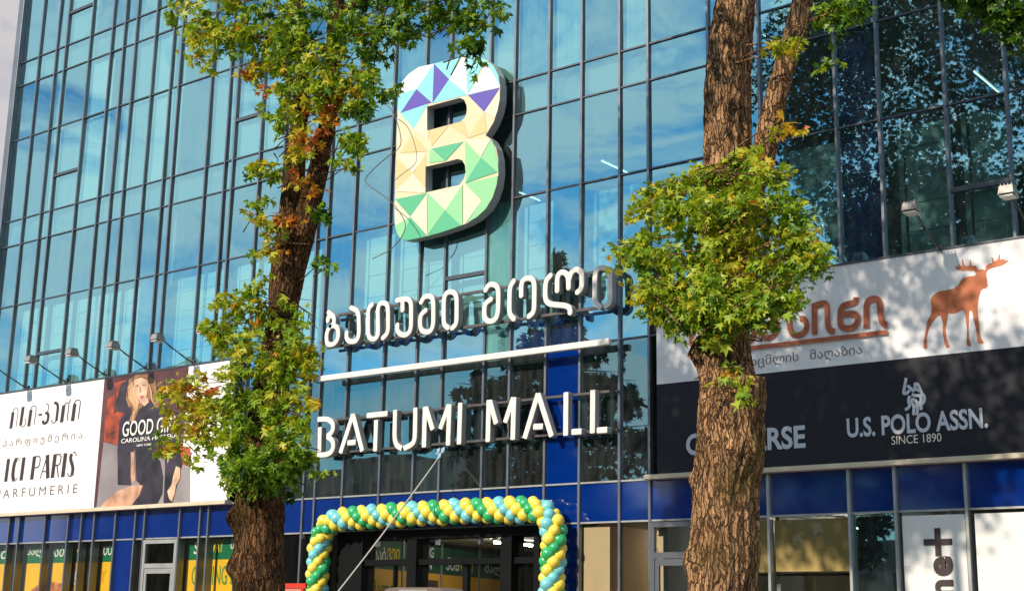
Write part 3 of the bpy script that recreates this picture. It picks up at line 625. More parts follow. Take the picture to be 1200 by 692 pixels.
# charcoal lettering
def TT(body, x0, y0, x1, y1, h, root, mt, bold=0, sc=(790, 470, 7.06), shear=0, dn=0):
    a = fp(sc[0]+x0/sc[2], sc[1]+y0/sc[2], .17); b = fp(sc[0]+x1/sc[2], sc[1]+y1/sc[2], .17); z = (a[1]+b[1])/2
    o = text_mesh(body, a[0], b[0], z-dn, z-dn+h, YBN-.006, mt, root, 'lettering', bold, shear); o.location = -root.location
TT('CONVERSE', 98, 445, 1087, 388, .43, kb, INKG, bold=.03)
TT('U.S. POLO ASSN.', 76, 492, 1068, 430, .36, kb, INKG, bold=.026, sc=(980, 430, 6.0))
TT('SINCE 1890', 388, 542, 740, 522, .15, kb, mat('warm_white_ink', (.78, .70, .58), rough=.5), bold=.0, sc=(980, 430, 6.0))
# slab serifs of the polo lettering are drawn as short bars under and over the stems
def bars(lst, w, mt, root, sc, y):
    for s in lst:
        c = [Vector(fp(sc[0]+x/sc[2], sc[1]+q/sc[2], .17)) for x, q in s]; m = MB(); c = rounded(c, .05, 5) if len(c) > 2 else c
        for k in range(len(c)):
            t = (c[min(k+1, len(c)-1)]-c[max(k-1, 0)]).normalized(); nn = Vector((-t.y, t.x))
            for q in (-.5, .5): p = c[k]+nn*w*q; m.v.append((p.x, y, p.y))
        for k in range(len(c)-1): m.f.append((2*k, 2*k+2, 2*k+3, 2*k+1)); m.mi.append(0)
        yield m
rider = []
for m in bars([[(490, 75), (482, 125), (470, 188), (500, 180), (515, 160)], [(500, 128), (520, 145), (548, 170)], [(545, 120), (570, 112), (588, 150), (600, 185), (622, 205), (618, 240), (600, 262)], [(552, 128), (552, 150), (585, 165)],
               [(515, 200), (505, 240), (520, 265), (500, 292), (482, 296)], [(530, 190), (560, 200), (590, 195), (600, 230), (575, 265), (560, 235), (540, 225)], [(535, 250), (548, 280), (542, 325), (552, 332)], [(560, 260), (575, 290), (565, 335)], [(585, 262), (602, 285), (590, 298)], [(540, 215), (525, 250)]], .055, None, kb, (980, 430, 6.0), YBN-.006):
    rider.append(m)
mm_ = MB()
for k, m in enumerate(rider):
    i = len(mm_.v); mm_.v += [(x, y-.0006*k, z) for x, y, z in m.v]; mm_.f += [tuple(i+q for q in f) for f in m.f]; mm_.mi += m.mi
_h = [fp(980+x/6, 430+y/6, .17) for x, y in ((543, 112), (560, 106), (572, 122), (562, 138), (545, 134))]; polyprint(mm_, _h, YBN-.013)
o = mm_.build('rider_emblem', INKG, kb); o.location = -kb.location

# ------------------------------------------------------------ banner spotlights
LM = mat('lamp_housing', (.30, .28, .26), rough=.4, metal=.3, var=.2, vscale=20); LG = mat('lamp_glass', (.65, .65, .62), rough=.15)
def spotlight(x, lab, first=[None]):
    if first[0] is None:
        t = thing('spotlight', lab, 'lamp', (x, 0, 8.28), 'arm mounted lamps over the banners')
        m = MB(); m.tube([(0, -.10, .0), (0, -.35, .06), (0, -1.22, .46)], .018, 8); m.build('arm', RAIL, t, True)
        m = MB(); m.box(-.06, .06, -.16, -.08, -.07, .07); m.build('wall_bracket', RAIL, t)
        m = MB()
        v = [(-.13, -1.50, .42), (.13, -1.50, .42), (.13, -1.20, .38), (-.13, -1.20, .38), (-.11, -1.47, .56), (.11, -1.47, .56), (.11, -1.22, .53), (-.11, -1.22, .53)]
        m.v = v; m.f = [(0, 3, 2, 1), (4, 5, 6, 7), (0, 1, 5, 4), (1, 2, 6, 5), (2, 3, 7, 6), (3, 0, 4, 7)]; m.mi = [0]*6
        for q in range(4): m.box(-.10+q*.06, -.085+q*.06, -1.44, -1.24, .545, .60)
        hd = m.build('housing', LM, t); m = MB(); m.box(-.11, .11, -1.48, -1.22, .370, .392); g = m.build('lens', LG, hd); g.rotation_euler = (0, 0, 0)
        m = MB(); m.tube([(-.05, -1.2, .5), (-.04, -.9, .30), (0, -.5, .16), (.02, -.15, .0)], .006, 5); m.build('cable', DARKM, t, True)
        first[0] = t; return t
    s = first[0]; c = s.copy(); C.objects.link(c); c.location = (x, 0, 8.28); c['label'] = lab
    for ch in s.children:
        k = ch.copy(); C.objects.link(k); k.parent = c
        for g in ch.children: q = g.copy(); C.objects.link(q); q.parent = k
    return c
for x, lab in ((-37.5, 'arm lamp over the left banner at the very edge of the photo'), (-35.53, 'arm lamp above the first Georgian letters of the left banner'), (-33.56, 'arm lamp above the left edge of the fashion poster'), (-31.7, 'arm lamp above the face of the woman on the poster'),
               (-29.79, 'arm lamp above the right edge of the fashion poster'), (-27.95, 'arm lamp half hidden in the left tree foliage'), (-11.31, 'arm lamp over the moose banner, behind the right tree foliage'), (-9.13, 'arm lamp directly left above the orange moose'), (-7.45, 'arm lamp at the right edge of the photo above the moose')):
    spotlight(x, lab)

# ------------------------------------------------------------ ground floor
GRN = mat('hoarding_green', (.005, .16, .07), rough=.4); YEL = mat('hoarding_yellow', (.92, .54, .02), rough=.45, var=.08, vscale=1); YL2 = mat('letter_yellow', (.85, .62, .02), rough=.4); WIN = mat('letter_white', (.8, .8, .78), rough=.4); ORG = mat('printed_food', (.65, .20, .06), rough=.5, var=.7, vscale=7)
# deep dark mullion boxes inside the shop glass
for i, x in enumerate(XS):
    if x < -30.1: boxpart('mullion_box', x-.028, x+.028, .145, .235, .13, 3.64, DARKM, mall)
def hoard(x0, x1, lab, y=.25):
    t = thing('sandwich_hoarding', lab, 'hoarding', ((x0+x1)/2, y, .13), 'green and yellow sandwich shop hoardings')
    for nm, z0, z1, mt in (('yellow_panel', .0, 2.97, YEL), ('green_strip', 2.973, 3.50, GRN)):
        m = MB(); m.box(x0-(x0+x1)/2, x1-(x0+x1)/2, 0, .04, z0, z1); m.build(nm, mt, t)
    return t
def ht(t, body, a, b, h, mt, bold=.01, shear=.15, base='lettering'):
    """text on a hoarding: photo points a, b of its baseline ends"""
    y = t.location.y; x0, z0 = fp(*a, -y); x1, z1 = fp(*b, -y); z = (z0+z1)/2
    o = text_mesh(body, x0, x1, z, z+h, y-.006, mt, t, base, bold, shear); o.location = -t.location; return o
h1_ = hoard(-39.7, -32.85, 'green and yellow hoarding behind the shop glass at far left')
ht(h1_, 'საბ', (-14, 655), (8, 654), .33, WIN); ht(h1_, 'ვეი', (8.5, 654), (24, 653.5), .33, YL2); ht(h1_, 'მალე', (31, 653.5), (55, 652), .33, WIN, shear=0); ht(h1_, 'საბ', (58, 652.5), (75, 651), .33, WIN); ht(h1_, 'ვეი', (75.5, 651), (92, 650), .33, YL2); ht(h1_, 'COMING', (82+15, 651), (113, 650.5), .27, WIN, shear=0); ht(h1_, 'SOON', (118, 650.5), (136, 649.5), .27, WIN, shear=0)
ht(h1_, 'SUB', (85, 685), (103, 684), .36, WIN, bold=.03); ht(h1_, 'WAY', (103.5, 684), (124, 681), .36, mat('deeper_yellow', (.75, .38, .01), rough=.5), bold=.03)
m = MB(); y_ = .25
for (pl) in ([(35, 692), (45, 684), (60, 680), (72, 684), (74, 700), (30, 700)], [(55, 690), (62, 681), (73, 683), (74, 700), (52, 700)]):
    polyprint(m, [fp(a, b, -y_) for a, b in pl], y_-.005-.001*len(m.f))
o = m.build('food_print', ORG, h1_); o.location = -h1_.location
h2_ = hoard(-29.97, -26.6, 'green and yellow coming soon hoarding between door and left trunk')
ht(h2_, 'SUB', (227, 649), (246, 648), .33, WIN); ht(h2_, 'WAY', (246, 648), (262, 645), .33, YL2); ht(h2_, 'მალე', (270, 646.5), (292, 645), .33, WIN, shear=0); ht(h2_, 'COMING SOON', (224, 686), (300, 683), .48, mat('hoarding_text_green', (.10, .30, .05), rough=.5), shear=0)
# blue column and door frame, left door
BLC = BLUE
boxpart('blue_column', -32.70, -31.98, -.004, .04, .13, 3.64, BLUE, mall)
boxpart('brick_pier', -31.82, -31.5, .2, .5, .13, 3.64, mat('brown_pier', (.10, .09, .05), rough=.7, var=.4, vscale=5), mall)
def door(x0, x1, ztop, zbar, mt, lab, yy=-.03):
    t = thing('glass_door', lab, 'door', ((x0+x1)/2, 0, .13)); d = t.location
    fr = MB()
    for (a0, a1, b0, b1) in ((x0, x0+.10, .13, ztop), (x1-.10, x1, .13, ztop), (x0+.103, x1-.103, ztop-.10, ztop), (x0+.103, x1-.103, zbar-.06, zbar+.06)): fr.box(a0, a1, yy-.06, yy+.03, b0, b1)
    o = fr.build('door_frame', mt, t); o.location = -d
    lf = MB()
    for (a0, a1, b0, b1) in ((x0+.106, x0+.20, .15, zbar-.07), (x1-.20, x1-.106, .15, zbar-.07), (x0+.203, x1-.203, zbar-.20, zbar-.07), (x0+.203, x1-.203, .15, .35)): lf.box(a0, a1, yy-.045, yy+.01, b0, b1)
    o = lf.build('door_leaf', mt, t); o.location = -d
    p = MB(); p.quad((x0+.1, yy, zbar+.06), (x1-.1, yy, zbar+.06), (x1-.1, yy, ztop-.1), (x0+.1, yy, ztop-.1)); p.quad((x0+.2, yy, .35), (x1-.2, yy, .35), (x1-.2, yy, zbar-.2), (x0+.2, yy, zbar-.2)); o = p.build('door_glass', G_SHOP, t); o.location = -d
    h = MB(); h.tube([(x0+.24, yy-.06, 1.0), (x0+.24, yy-.10, 1.05), (x0+.24, yy-.10, 1.5), (x0+.24, yy-.06, 1.55)], .012); o = h.build('handle', ALUL, t, True); o.location = -d
    return t
door(-31.40, -30.0, 3.63, 2.95, ALUL, 'grey framed glass door with top light beside the blue column')
door(-15.35, -13.94, 3.63, 2.98, mat('door_frame_grey', (.12, .13, .15), rough=.4, metal=.4), 'dark grey framed door just left of the right tree trunk')
# ground floor glass
def gpane(x0, x1, z0=.15, z1=3.645): 
    return pane(x0+.03, x1-.03, z0, z1, G_SHOP, True, .02)
for i in range(len(XS)-1):
    xa, xb = XS[i], XS[i+1]; xc = (xa+xb)/2
    if -32.72 < xc < -31.84 or -31.4 < xc < -30.0 or ENT[0] < xc < ENT[1] or -15.38 < xc < -13.9: continue
    if -18.03 < xc < -17.12: boxpart('blue_column', xa+.03, xb-.03, -.004, .04, .13, 3.645, BLUE, mall); continue
    if abs(xa+11.09) < .01: pane(xa+.03, xb-.03, .15, 3.645, G_MID, True, .02); continue
    gpane(xa, xb)
boxpart('blue_column', XS[16]+.03, XS[17]-.03, -.004, .03, .13, 1.9, BLUE, mall)
# shop interiors
def room(x0, x1, y1, wall, ceil, lab=None, z1=3.70):
    boxpart('shop_wall', x0, x1, y1, y1+.1, .14, z1, wall, mall); boxpart('shop_wall', x0-.05, x0+.05, .40, y1, .14, z1, wall, mall); boxpart('shop_wall', x1-.05, x1+.05, .40, y1, .14, z1, wall, mall)
    boxpart('shop_ceiling', x0+.06, x1-.06, .30, y1-.01, z1-.03, z1+.03, ceil, mall)
room(-17.0, -15.4, 5.0, BEIGE, CEIL); 
boxpart('beige_panel', -17.08, -16.42, .08, .12, .14, 3.60, BEIGE, mall)
for x in (-15.95, -15.6): boxpart('inner_frame', x, x+.07, 1.2, 1.28, .14, 3.6, mat('taupe_frame', (.22, .17, .12), rough=.5) if x < -15.7 else DARKM, mall)
room(-15.3, -12.8, 6.0, INT, CEIL)
boxpart('khaki_screen', -12.68, -11.15, .07, .10, 3.0-.35, 3.60, KHAKI, mall); boxpart('khaki_screen', -13.86, -12.78, .07, .10, 2.64, 3.60, KHAKI, mall)
boxpart('screen_shelf', -13.86, -11.15, .20, .3, 2.58, 2.62, DARKM, mall)
boxpart('khaki_screen', -13.86, -11.15, 1.4, 1.46, .14, 3.5, mat('lower_taupe_screen', (.30, .26, .14), rough=.6, var=.2, vscale=2), mall)
boxpart('dark_backing', -11.05, -10.25, .18, .22, .14, 3.62, mat('black_green_backing', (.006, .012, .012), rough=.5), mall)
# white window posters with sideways lettering
for (x0, x1, lab, txt) in ((-10.12, -8.99, 'white window poster with black rotated letters and a plus sign', 'one+'), (-8.82, -7.86, 'plain white window poster at the right edge of the shop front', None), (-7.74, -6.5, 'plain white window poster beyond the right edge', None)):
    t = thing('window_poster', lab, 'poster', ((x0+x1)/2, -.02, .15)); m = MB(); m.box(x0-(x0+x1)/2, x1-(x0+x1)/2, 0, .008, 0, 3.44)
    m.build('poster_sheet', mat('window_poster_white', (.74, .73, .70), rough=.4), t)
    if txt:
        xl, zt = fp(1089, 626, .03); xr, _ = fp(1111, 626, .03)
        pz = lambda y: fp(1100, y, .03)[1]
        o = text_mesh('e', fp(1093.5, 660, .03)[0], fp(1117, 660, .03)[0], pz(674.5), pz(651), -.03, INK, t, 'lettering', .045, 0, rot=True); o.location = -t.location
        o = text_mesh('n', fp(1095.5, 685, .03)[0], fp(1117.5, 685, .03)[0], pz(699), pz(678.5), -.03, INK, t, 'lettering', .045, 0, rot=True); o.location = -t.location
        o = text_mesh('o', fp(1095.5, 710, .03)[0], fp(1118, 710, .03)[0], pz(725), pz(703), -.03, INK, t, 'lettering', .045, 0, rot=True); o.location = -t.location
        m = MB(); xc_ = fp(1099, 634, .03)[0]; zc_ = pz(634.5); a_ = .055; l_ = .215
        m.box(xc_-.255, xc_+.255, -.031, -.028, zc_-a_, zc_+a_); m.box(xc_-a_, xc_+a_, -.0325, -.0315, zc_-.24, zc_+.24); o = m.build('lettering', INK, t); o.location = -t.location
# left trunk gap: dim shop
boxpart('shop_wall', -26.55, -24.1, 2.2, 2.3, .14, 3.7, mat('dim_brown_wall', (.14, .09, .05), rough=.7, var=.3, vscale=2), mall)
# entrance portal
en = thing('entrance_portal', 'dark framed glass entrance under the balloon arch', 'entrance', (-21, 0, .13))
def eb(nm, *a, mt=DARKM): o = boxpart(nm, *a, mt, en); o.location -= en.location; return o
for x0, x1 in ((-24.02, -23.2), (-21.80, -21.52), (-19.10, -18.80), (-18.2, -18.06)): eb('post', x0, x1, -.14, .30, .13, 3.44)
for x0, x1 in ((-20.28, -20.14), (-22.35, -22.30)): eb('post', x0, x1, .02, .14, .13, 2.86)
eb('header', -24.02, -18.06, -.16, .32, 3.443, 3.645)
for (x0, x1) in ((-23.197, -21.803), (-21.517, -19.103), (-18.797, -18.203)): eb('transom', x0, x1, -.06, .18, 2.87, 3.00)
for (x0, x1) in ((-23.19, -21.81), (-21.51, -19.11), (-18.79, -18.21)):
    m = MB(); m.quad((x0, .06, 3.0), (x1, .06, 3.0), (x1, .06, 3.44), (x0, .06, 3.44)); o = m.build('glass_pane', G_SHOP, en); o.location = -en.location
    m = MB(); m.quad((x0, .055, .14), (x1, .055, .14), (x1, .055, 2.87), (x0, .055, 2.87)); o = m.build('glass_pane', G_SHOP, en); o.location = -en.location
# lobby hoarding, running obliquely inward
a = Vector((-23.6, .6, 0)); b = Vector((-26.05, 9.4, 0)); dr = (b-a).normalized(); ang = math.atan2(dr.y, dr.x); ln = (b-a).length
lh = thing('lobby_hoarding', 'green topped yellow hoarding inside the entrance lobby', 'hoarding', (a.x, a.y, .13)); lh.rotation_euler = (0, 0, ang)
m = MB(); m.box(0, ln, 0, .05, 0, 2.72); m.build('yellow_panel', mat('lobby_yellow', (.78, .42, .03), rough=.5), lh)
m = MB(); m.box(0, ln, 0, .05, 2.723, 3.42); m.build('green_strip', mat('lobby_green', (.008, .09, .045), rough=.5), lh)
def along(px):
    xw = fp(px, 650)[0]; y = (-xw-23.432)/(.28+xw/24); return (y-.6)/.963
for px in (472, 517, 561): x = along(px); m = MB(); m.box(x-.04, x+.04, -.03, -.002, 0, 3.5); m.build('batten', ALUL, lh)
for body, p0_, p1_, z0, h, mt in (('საბ', 438, 452, 2.88, .36, WIN), ('ვეი', 453, 468, 2.88, .36, YL2), ('COMING', 480, 508, 3.12, .26, WIN), ('SOON', 484, 506, 2.82, .26, WIN), ('SUB', 523, 538, 2.84, .34, WIN), ('WAY', 538.5, 556, 2.84, .34, YL2), ('მალე', 568, 592, 2.8, .34, WIN), ('მალე', 437, 462, 1.95, .5, GRN)):
    text_mesh(body, along(p0_), along(p1_), z0, z0+h, -.006, mt, lh, 'lettering', .015, .1 if body in ('SUB', 'WAY', 'საბ', 'ვეი') else 0)
x0_, x1_ = along(497), along(512); m = MB(); m.box(x0_, x1_, -.05, -.006, 0, 2.55); m.build('door_leaf', mat('lobby_door_brown', (.08, .05, .03), rough=.5), lh)
boxpart('lobby_ceiling', -25, -18.1, .35, 11.5, 3.66, 3.73, mat('lobby_ceiling_grey', (.5, .5, .46), rough=.7), mall)
boxpart('lobby_back', -24.9, -18, 9.0, 9.1, .14, 3.65, INT, mall)
boxpart('lobby_side', -18.12, -18.05, .4, 9.0, .14, 3.65, mat('lobby_side_panel', (.36, .34, .27), rough=.7), mall)

# ------------------------------------------------------------ balloon arch
ba = thing('balloon_arch', 'arch of yellow, green and blue balloons round the entrance', 'balloon arch', (-21, 0, .13))
path = []
x0, x1, zt, rr_ = -24.28, -17.45, 3.90, .62
for z in np.arange(.25, zt-rr_, .05): path.append((x0-.10+.1*z/3.3, z))
for k in range(12): th = math.pi-(k+.5)/12*math.pi/2; path.append((x0+rr_+rr_*math.cos(th), zt-rr_+rr_*math.sin(th)))
for x in np.arange(x0+rr_, x1-rr_*.8, .05): path.append((x, zt+.06*math.sin((x-x0)/(x1-x0)*math.pi)+.03*(x-x0)/(x1-x0)))
for k in range(12): th = math.pi/2-(k+.5)/12*math.pi/2; path.append((x1-rr_*.8+rr_*.8*math.cos(th), zt+.03-rr_*.8+rr_*.8*math.sin(th)))
for z in np.arange(zt+.03-rr_*.8, .25, -.05): path.append((x1+.02*math.sin(z*2), z))
path = np.array(path); dd = np.r_[0, np.cumsum(np.hypot(*np.diff(path, axis=0).T))]
BM = [mat('balloon_yellow', (.90, .70, .08), rough=.28, spec=.6, coat=.3), mat('balloon_green', (.03, .42, .15), rough=.28, spec=.6, coat=.3), mat('balloon_pale_blue', (.18, .58, .64), rough=.28, spec=.6, coat=.3)]
def balloon_mesh(mt):
    v = []; f = []; S, R_ = 14, 9
    v.append((0, 0, 1.0))
    for i in range(1, R_):
        th = math.pi*i/R_; z = math.cos(th); r = math.sin(th)*(1 if z > -.2 else 1-.28*(-z-.2)); 
        for j in range(S): a = 2*math.pi*j/S; v.append((r*math.cos(a), r*math.sin(a), z*(1.06 if z < 0 else 1)))
    v.append((0, 0, -1.12)); n = len(v)-1
    for j in range(S): f.append((0, 1+j, 1+(j+1) % S)); f.append((n, n-S+(j+1) % S, n-S+j))
    for i in range(R_-2):
        for j in range(S): a = 1+i*S+j; b = 1+i*S+(j+1) % S; f.append((a, a+S, b+S, b))
    return mesh('balloon', v, f, [mt], smooth=True)
BMS = [balloon_mesh(x) for x in BM]
lowb = [MB(), MB(), MB()]
nb_ = int(dd[-1]/.155); cols = [0, 1, 0, 2]
for k in range(nb_):
    s = (k+.5)*.155; px_ = np.interp(s, dd, path[:, 0]); pz_ = np.interp(s, dd, path[:, 1]); p2 = (np.interp(s+.05, dd, path[:, 0]), np.interp(s+.05, dd, path[:, 1])); p1 = (np.interp(s-.05, dd, path[:, 0]), np.interp(s-.05, dd, path[:, 1]))
    t = Vector((p2[0]-p1[0], 0, p2[1]-p1[1])).normalized(); a = Vector((0, -1, 0)); b = t.cross(a)
    for q in range(4):
        th = math.radians(45*k+90*q); d = a*math.cos(th)+b*math.sin(th); r = .143*random.uniform(.86, 1.08); c = Vector((px_, -.47, pz_))+d*.15+t*random.uniform(-.022, .022)
        Mx = d.to_track_quat('Z', 'Y').to_matrix().to_4x4(); Mx.translation = c-ba.location
        if pz_ > 2.15:
            o = link('balloon', BMS[cols[q]], ba); o.matrix_local = Mx @ Matrix.Diagonal((r, r, r*1.04, 1))
        else:
            me = BMS[cols[q]]; mb = lowb[cols[q]]; i = len(mb.v); Mm = Mx @ Matrix.Diagonal((r, r, r, 1))
            mb.v += [tuple(Mm @ vv.co) for vv in me.vertices]; mb.f += [tuple(i+w for w in p.vertices) for p in me.polygons]; mb.mi += [0]*len(me.polygons)
for k in range(3): lowb[k].build('lower_balloons', BM[k], ba, True, kind='stuff')

# ------------------------------------------------------------ cables and small things
m = MB(); p0 = P3(517, 532, .25); p1 = P3(395, 692, 4.0); p1 = p0+(p1-p0)*1.25
m.tube([p0.lerp(p1, t)+Vector((0, 0, -.06*math.sin(math.pi*t))) for t in np.linspace(0, 1, 9)], .017, 6)
o = m.build('stay_rope', mat('pale_rope', (.50, .48, .44), rough=.7), smooth=True); tag(o, 'taut pale rope running down in front of the balloon arch', 'rope')
m = MB()
for (a_, b_, c_) in ((0, 0, 0), (.06, .02, .07), (-.05, -.02, .05), (.02, -.05, -.06)):
    m.tube([p0+Vector((a_-.05, b_-.03, c_-.06)), p0+Vector((a_+.04, b_-.06, c_)), p0+Vector((a_+.03, b_, c_+.07)), p0+Vector((a_-.04, b_-.02, c_+.03))], .035, 6)
o = m.build('cloth_knot', mat('pale_blue_cloth', (.35, .48, .62), rough=.8), smooth=True); tag(o, 'pale blue knotted cloth tying the rope under the letter M', 'knot')
m = MB(); cp = [(448, 120), (458, 128), (466, 145), (470, 165), (466, 175), (455, 183), (440, 196), (429, 208), (431, 216), (445, 226), (458, 236), (468, 248), (475, 262), (471, 277), (458, 292), (445, 299), (433, 305)]
cv = [P3(x, y, .95) for x, y in cp]; pts = []
for k in range(len(cv)-1):
    q0, q1, q2, q3 = cv[max(k-1, 0)], cv[k], cv[k+1], cv[min(k+2, len(cv)-1)]
    for t in (0, .33, .66): pts.append(.5*((2*q1)+(q2-q0)*t+(2*q0-5*q1+4*q2-q3)*t*t+(3*q1-q0-3*q2+q3)*t**3))
m.tube(pts, .011, 5); o = m.build('hanging_cable', mat('brown_cable', (.10, .07, .03), rough=.5), smooth=True); tag(o, 'thin dark cable dangling in loops left of the letter B', 'cable')
# red framed board and kiosk top
rd = thing('red_board', 'top of a red framed board left of the balloon arch', 'sign board', (-22.4, -3, .13)); RED = mat('red_paint', (.60, .04, .02), rough=.35)
for nm, bx in (('frame_top', (-.40, .40, -.03, .03, 2.14, 2.24)), ('frame_side', (-.34, -.26, -.03, .03, .0, 2.137)), ('frame_side', (.26, .34, -.03, .03, .0, 2.137)), ('board', (-.257, .257, -.01, .012, .4, 2.137))):
    m = MB(); m.box(*bx); m.build(nm, RED if nm != 'board' else mat('salmon_board', (.55, .22, .15), rough=.5), rd)
kx, kz = fp(497, 688, 4)
kk = thing('shape', 'rounded grey brown top of a low kiosk in the entrance, bottom of the photo', 'shape', (kx, -4, .13)); m = MB(); w_ = .82; zt_ = kz-.13  # what this top belongs to is unknown; a plain rounded body stands in
prof = [(-w_, 0), (-w_, zt_-.25), (-w_+.04, zt_-.10), (-w_+.16, zt_-.02), (-w_+.4, zt_), (w_-.4, zt_), (w_-.16, zt_-.02), (w_-.04, zt_-.10), (w_, zt_-.25), (w_, 0)]
i = 0
for y in (-.3, .3): m.v += [(a_, y, b_) for a_, b_ in prof]
n = len(prof)
for k in range(n): m.f.append((k, (k+1) % n, n+(k+1) % n, n+k)); m.mi.append(0)
m.f += [tuple(reversed(range(n))), tuple(range(n, 2*n))]; m.mi += [0, 0]
m.build('shape_body', mat('shape_brown', (.16, .12, .10), rough=.5), kk); m = MB(); m.box(-.35, .35, -.31, -.302, zt_-.18, zt_-.04); m.build('pale_panel', ALUL, kk)

# ------------------------------------------------------------ trees
def bark_mat(name, c1, c2, moss):
    """crisp plates between dark fissures, stretched along the trunk"""
    m = bpy.data.materials.new(name); m.use_nodes = True; t = m.node_tree; b = t.nodes['Principled BSDF']; b.inputs['Roughness'].default_value = .92; b.inputs['Specular IOR Level'].default_value = .15
    g = N(t, 'ShaderNodeNewGeometry'); wn = N(t, 'ShaderNodeTexNoise'); wn.inputs['Scale'].default_value = 7; wn.inputs['Detail'].default_value = 5; L(t, g.outputs['Position'], wn.inputs['Vector'])
    ws = N(t, 'ShaderNodeVectorMath', operation='SCALE'); ws.inputs['Scale'].default_value = .12; L(t, wn.outputs['Color'], ws.inputs[0]); wa = N(t, 'ShaderNodeVectorMath', operation='ADD'); L(t, g.outputs['Position'], wa.inputs[0]); L(t, ws.outputs[0], wa.inputs[1])
    def layer(scale, zs, w0, w1):
        mp_ = N(t, 'ShaderNodeMapping'); mp_.inputs['Scale'].default_value = (1, 1, zs); L(t, wa.outputs[0], mp_.inputs[0])
        v = N(t, 'ShaderNodeTexVoronoi'); v.feature = 'DISTANCE_TO_EDGE'; v.inputs['Scale'].default_value = scale; L(t, mp_.outputs[0], v.inputs['Vector'])
        q = N(t, 'ShaderNodeMapRange'); q.inputs['From Min'].default_value = w0; q.inputs['From Max'].default_value = w1; q.interpolation_type = 'SMOOTHSTEP'; L(t, v.outputs['Distance'], q.inputs['Value'])
        v2 = N(t, 'ShaderNodeTexVoronoi'); v2.inputs['Scale'].default_value = scale; L(t, mp_.outputs[0], v2.inputs['Vector']); return q.outputs[0], v2.outputs['Color']
    k1, col = layer(27, .13, .0, .15); k2, _c = layer(60, .2, .0, .12)
    fn = N(t, 'ShaderNodeTexNoise'); fn.inputs['Scale'].default_value = 60; fn.inputs['Detail'].default_value = 5; fn.inputs['Roughness'].default_value = .7; L(t, g.outputs['Position'], fn.inputs['Vector'])
    sp_ = N(t, 'ShaderNodeSeparateColor'); L(t, col, sp_.inputs[0]); a1 = N(t, 'ShaderNodeMath', operation='MULTIPLY'); a1.inputs[1].default_value = .5; L(t, sp_.outputs[0], a1.inputs[0]); a2 = N(t, 'ShaderNodeMath', operation='MULTIPLY_ADD'); a2.inputs[1].default_value = .9; L(t, fn.outputs['Fac'], a2.inputs[0]); L(t, a1.outputs[0], a2.inputs[2])
    r = N(t, 'ShaderNodeValToRGB'); e = r.color_ramp.elements; e[0].position = .25; e[0].color = (*[x*.5 for x in c2], 1); e[1].position = .95; e[1].color = (*[min(1, x*1.35) for x in c2], 1); L(t, a2.outputs[0], r.inputs[0])
    km = N(t, 'ShaderNodeMath', operation='MULTIPLY_ADD'); km.inputs[1].default_value = .35; km.inputs[2].default_value = .65; L(t, k2, km.inputs[0]); kk_ = N(t, 'ShaderNodeMath', operation='MULTIPLY'); L(t, k1, kk_.inputs[0]); L(t, km.outputs[0], kk_.inputs[1])
    m1 = N(t, 'ShaderNodeMixRGB'); m1.inputs[1].default_value = (*c1, 1); L(t, kk_.outputs[0], m1.inputs[0])
    bn = N(t, 'ShaderNodeTexNoise'); bn.inputs['Scale'].default_value = 4.5; bn.inputs['Detail'].default_value = 8; bn.inputs['Roughness'].default_value = .65; bmp = N(t, 'ShaderNodeMapping'); bmp.inputs['Scale'].default_value = (1, 1, .5); L(t, g.outputs['Position'], bmp.inputs[0]); L(t, bmp.outputs[0], bn.inputs['Vector'])
    bq = N(t, 'ShaderNodeMapRange'); bq.inputs['From Min'].default_value = .32; bq.inputs['From Max'].default_value = .68; bq.inputs['To Min'].default_value = .55; bq.inputs['To Max'].default_value = 1.3; L(t, bn.outputs['Fac'], bq.inputs['Value']); bs_ = N(t, 'ShaderNodeVectorMath', operation='SCALE'); L(t, r.outputs[0], bs_.inputs[0]); L(t, bq.outputs[0], bs_.inputs['Scale']); L(t, bs_.outputs[0], m1.inputs[2])
    n2_ = N(t, 'ShaderNodeTexNoise'); n2_.inputs['Scale'].default_value = 1.6; n2_.inputs['Detail'].default_value = 7; L(t, g.outputs['Position'], n2_.inputs['Vector']); r2 = N(t, 'ShaderNodeValToRGB'); r2.color_ramp.elements[0].position = .56; r2.color_ramp.elements[1].position = .68
    L(t, n2_.outputs['Fac'], r2.inputs[0]); mu = N(t, 'ShaderNodeMath', operation='MULTIPLY'); mu.inputs[1].default_value = .55; L(t, r2.outputs[0], mu.inputs[0]); mx_ = N(t, 'ShaderNodeMixRGB'); mx_.inputs[2].default_value = (*moss, 1); L(t, mu.outputs[0], mx_.inputs[0]); L(t, m1.outputs[0], mx_.inputs[1]); L(t, mx_.outputs[0], b.inputs['Base Color'])
    hh = N(t, 'ShaderNodeMath', operation='MULTIPLY_ADD'); hh.inputs[1].default_value = .35; L(t, fn.outputs['Fac'], hh.inputs[0]); L(t, kk_.outputs[0], hh.inputs[2])
    bp = N(t, 'ShaderNodeBump'); bp.inputs['Strength'].default_value = 1; bp.inputs['Distance'].default_value = .022; L(t, hh.outputs[0], bp.inputs['Height']); L(t, bp.outputs[0], b.inputs['Normal'])
    return m
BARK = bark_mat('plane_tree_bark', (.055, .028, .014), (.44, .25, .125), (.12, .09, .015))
BARKL = bark_mat('shade_toned_bark', (.02, .010, .005), (.20, .10, .044), (.07, .055, .012))  # brown bark, darkened further to carry the left trunk's shade in its colour
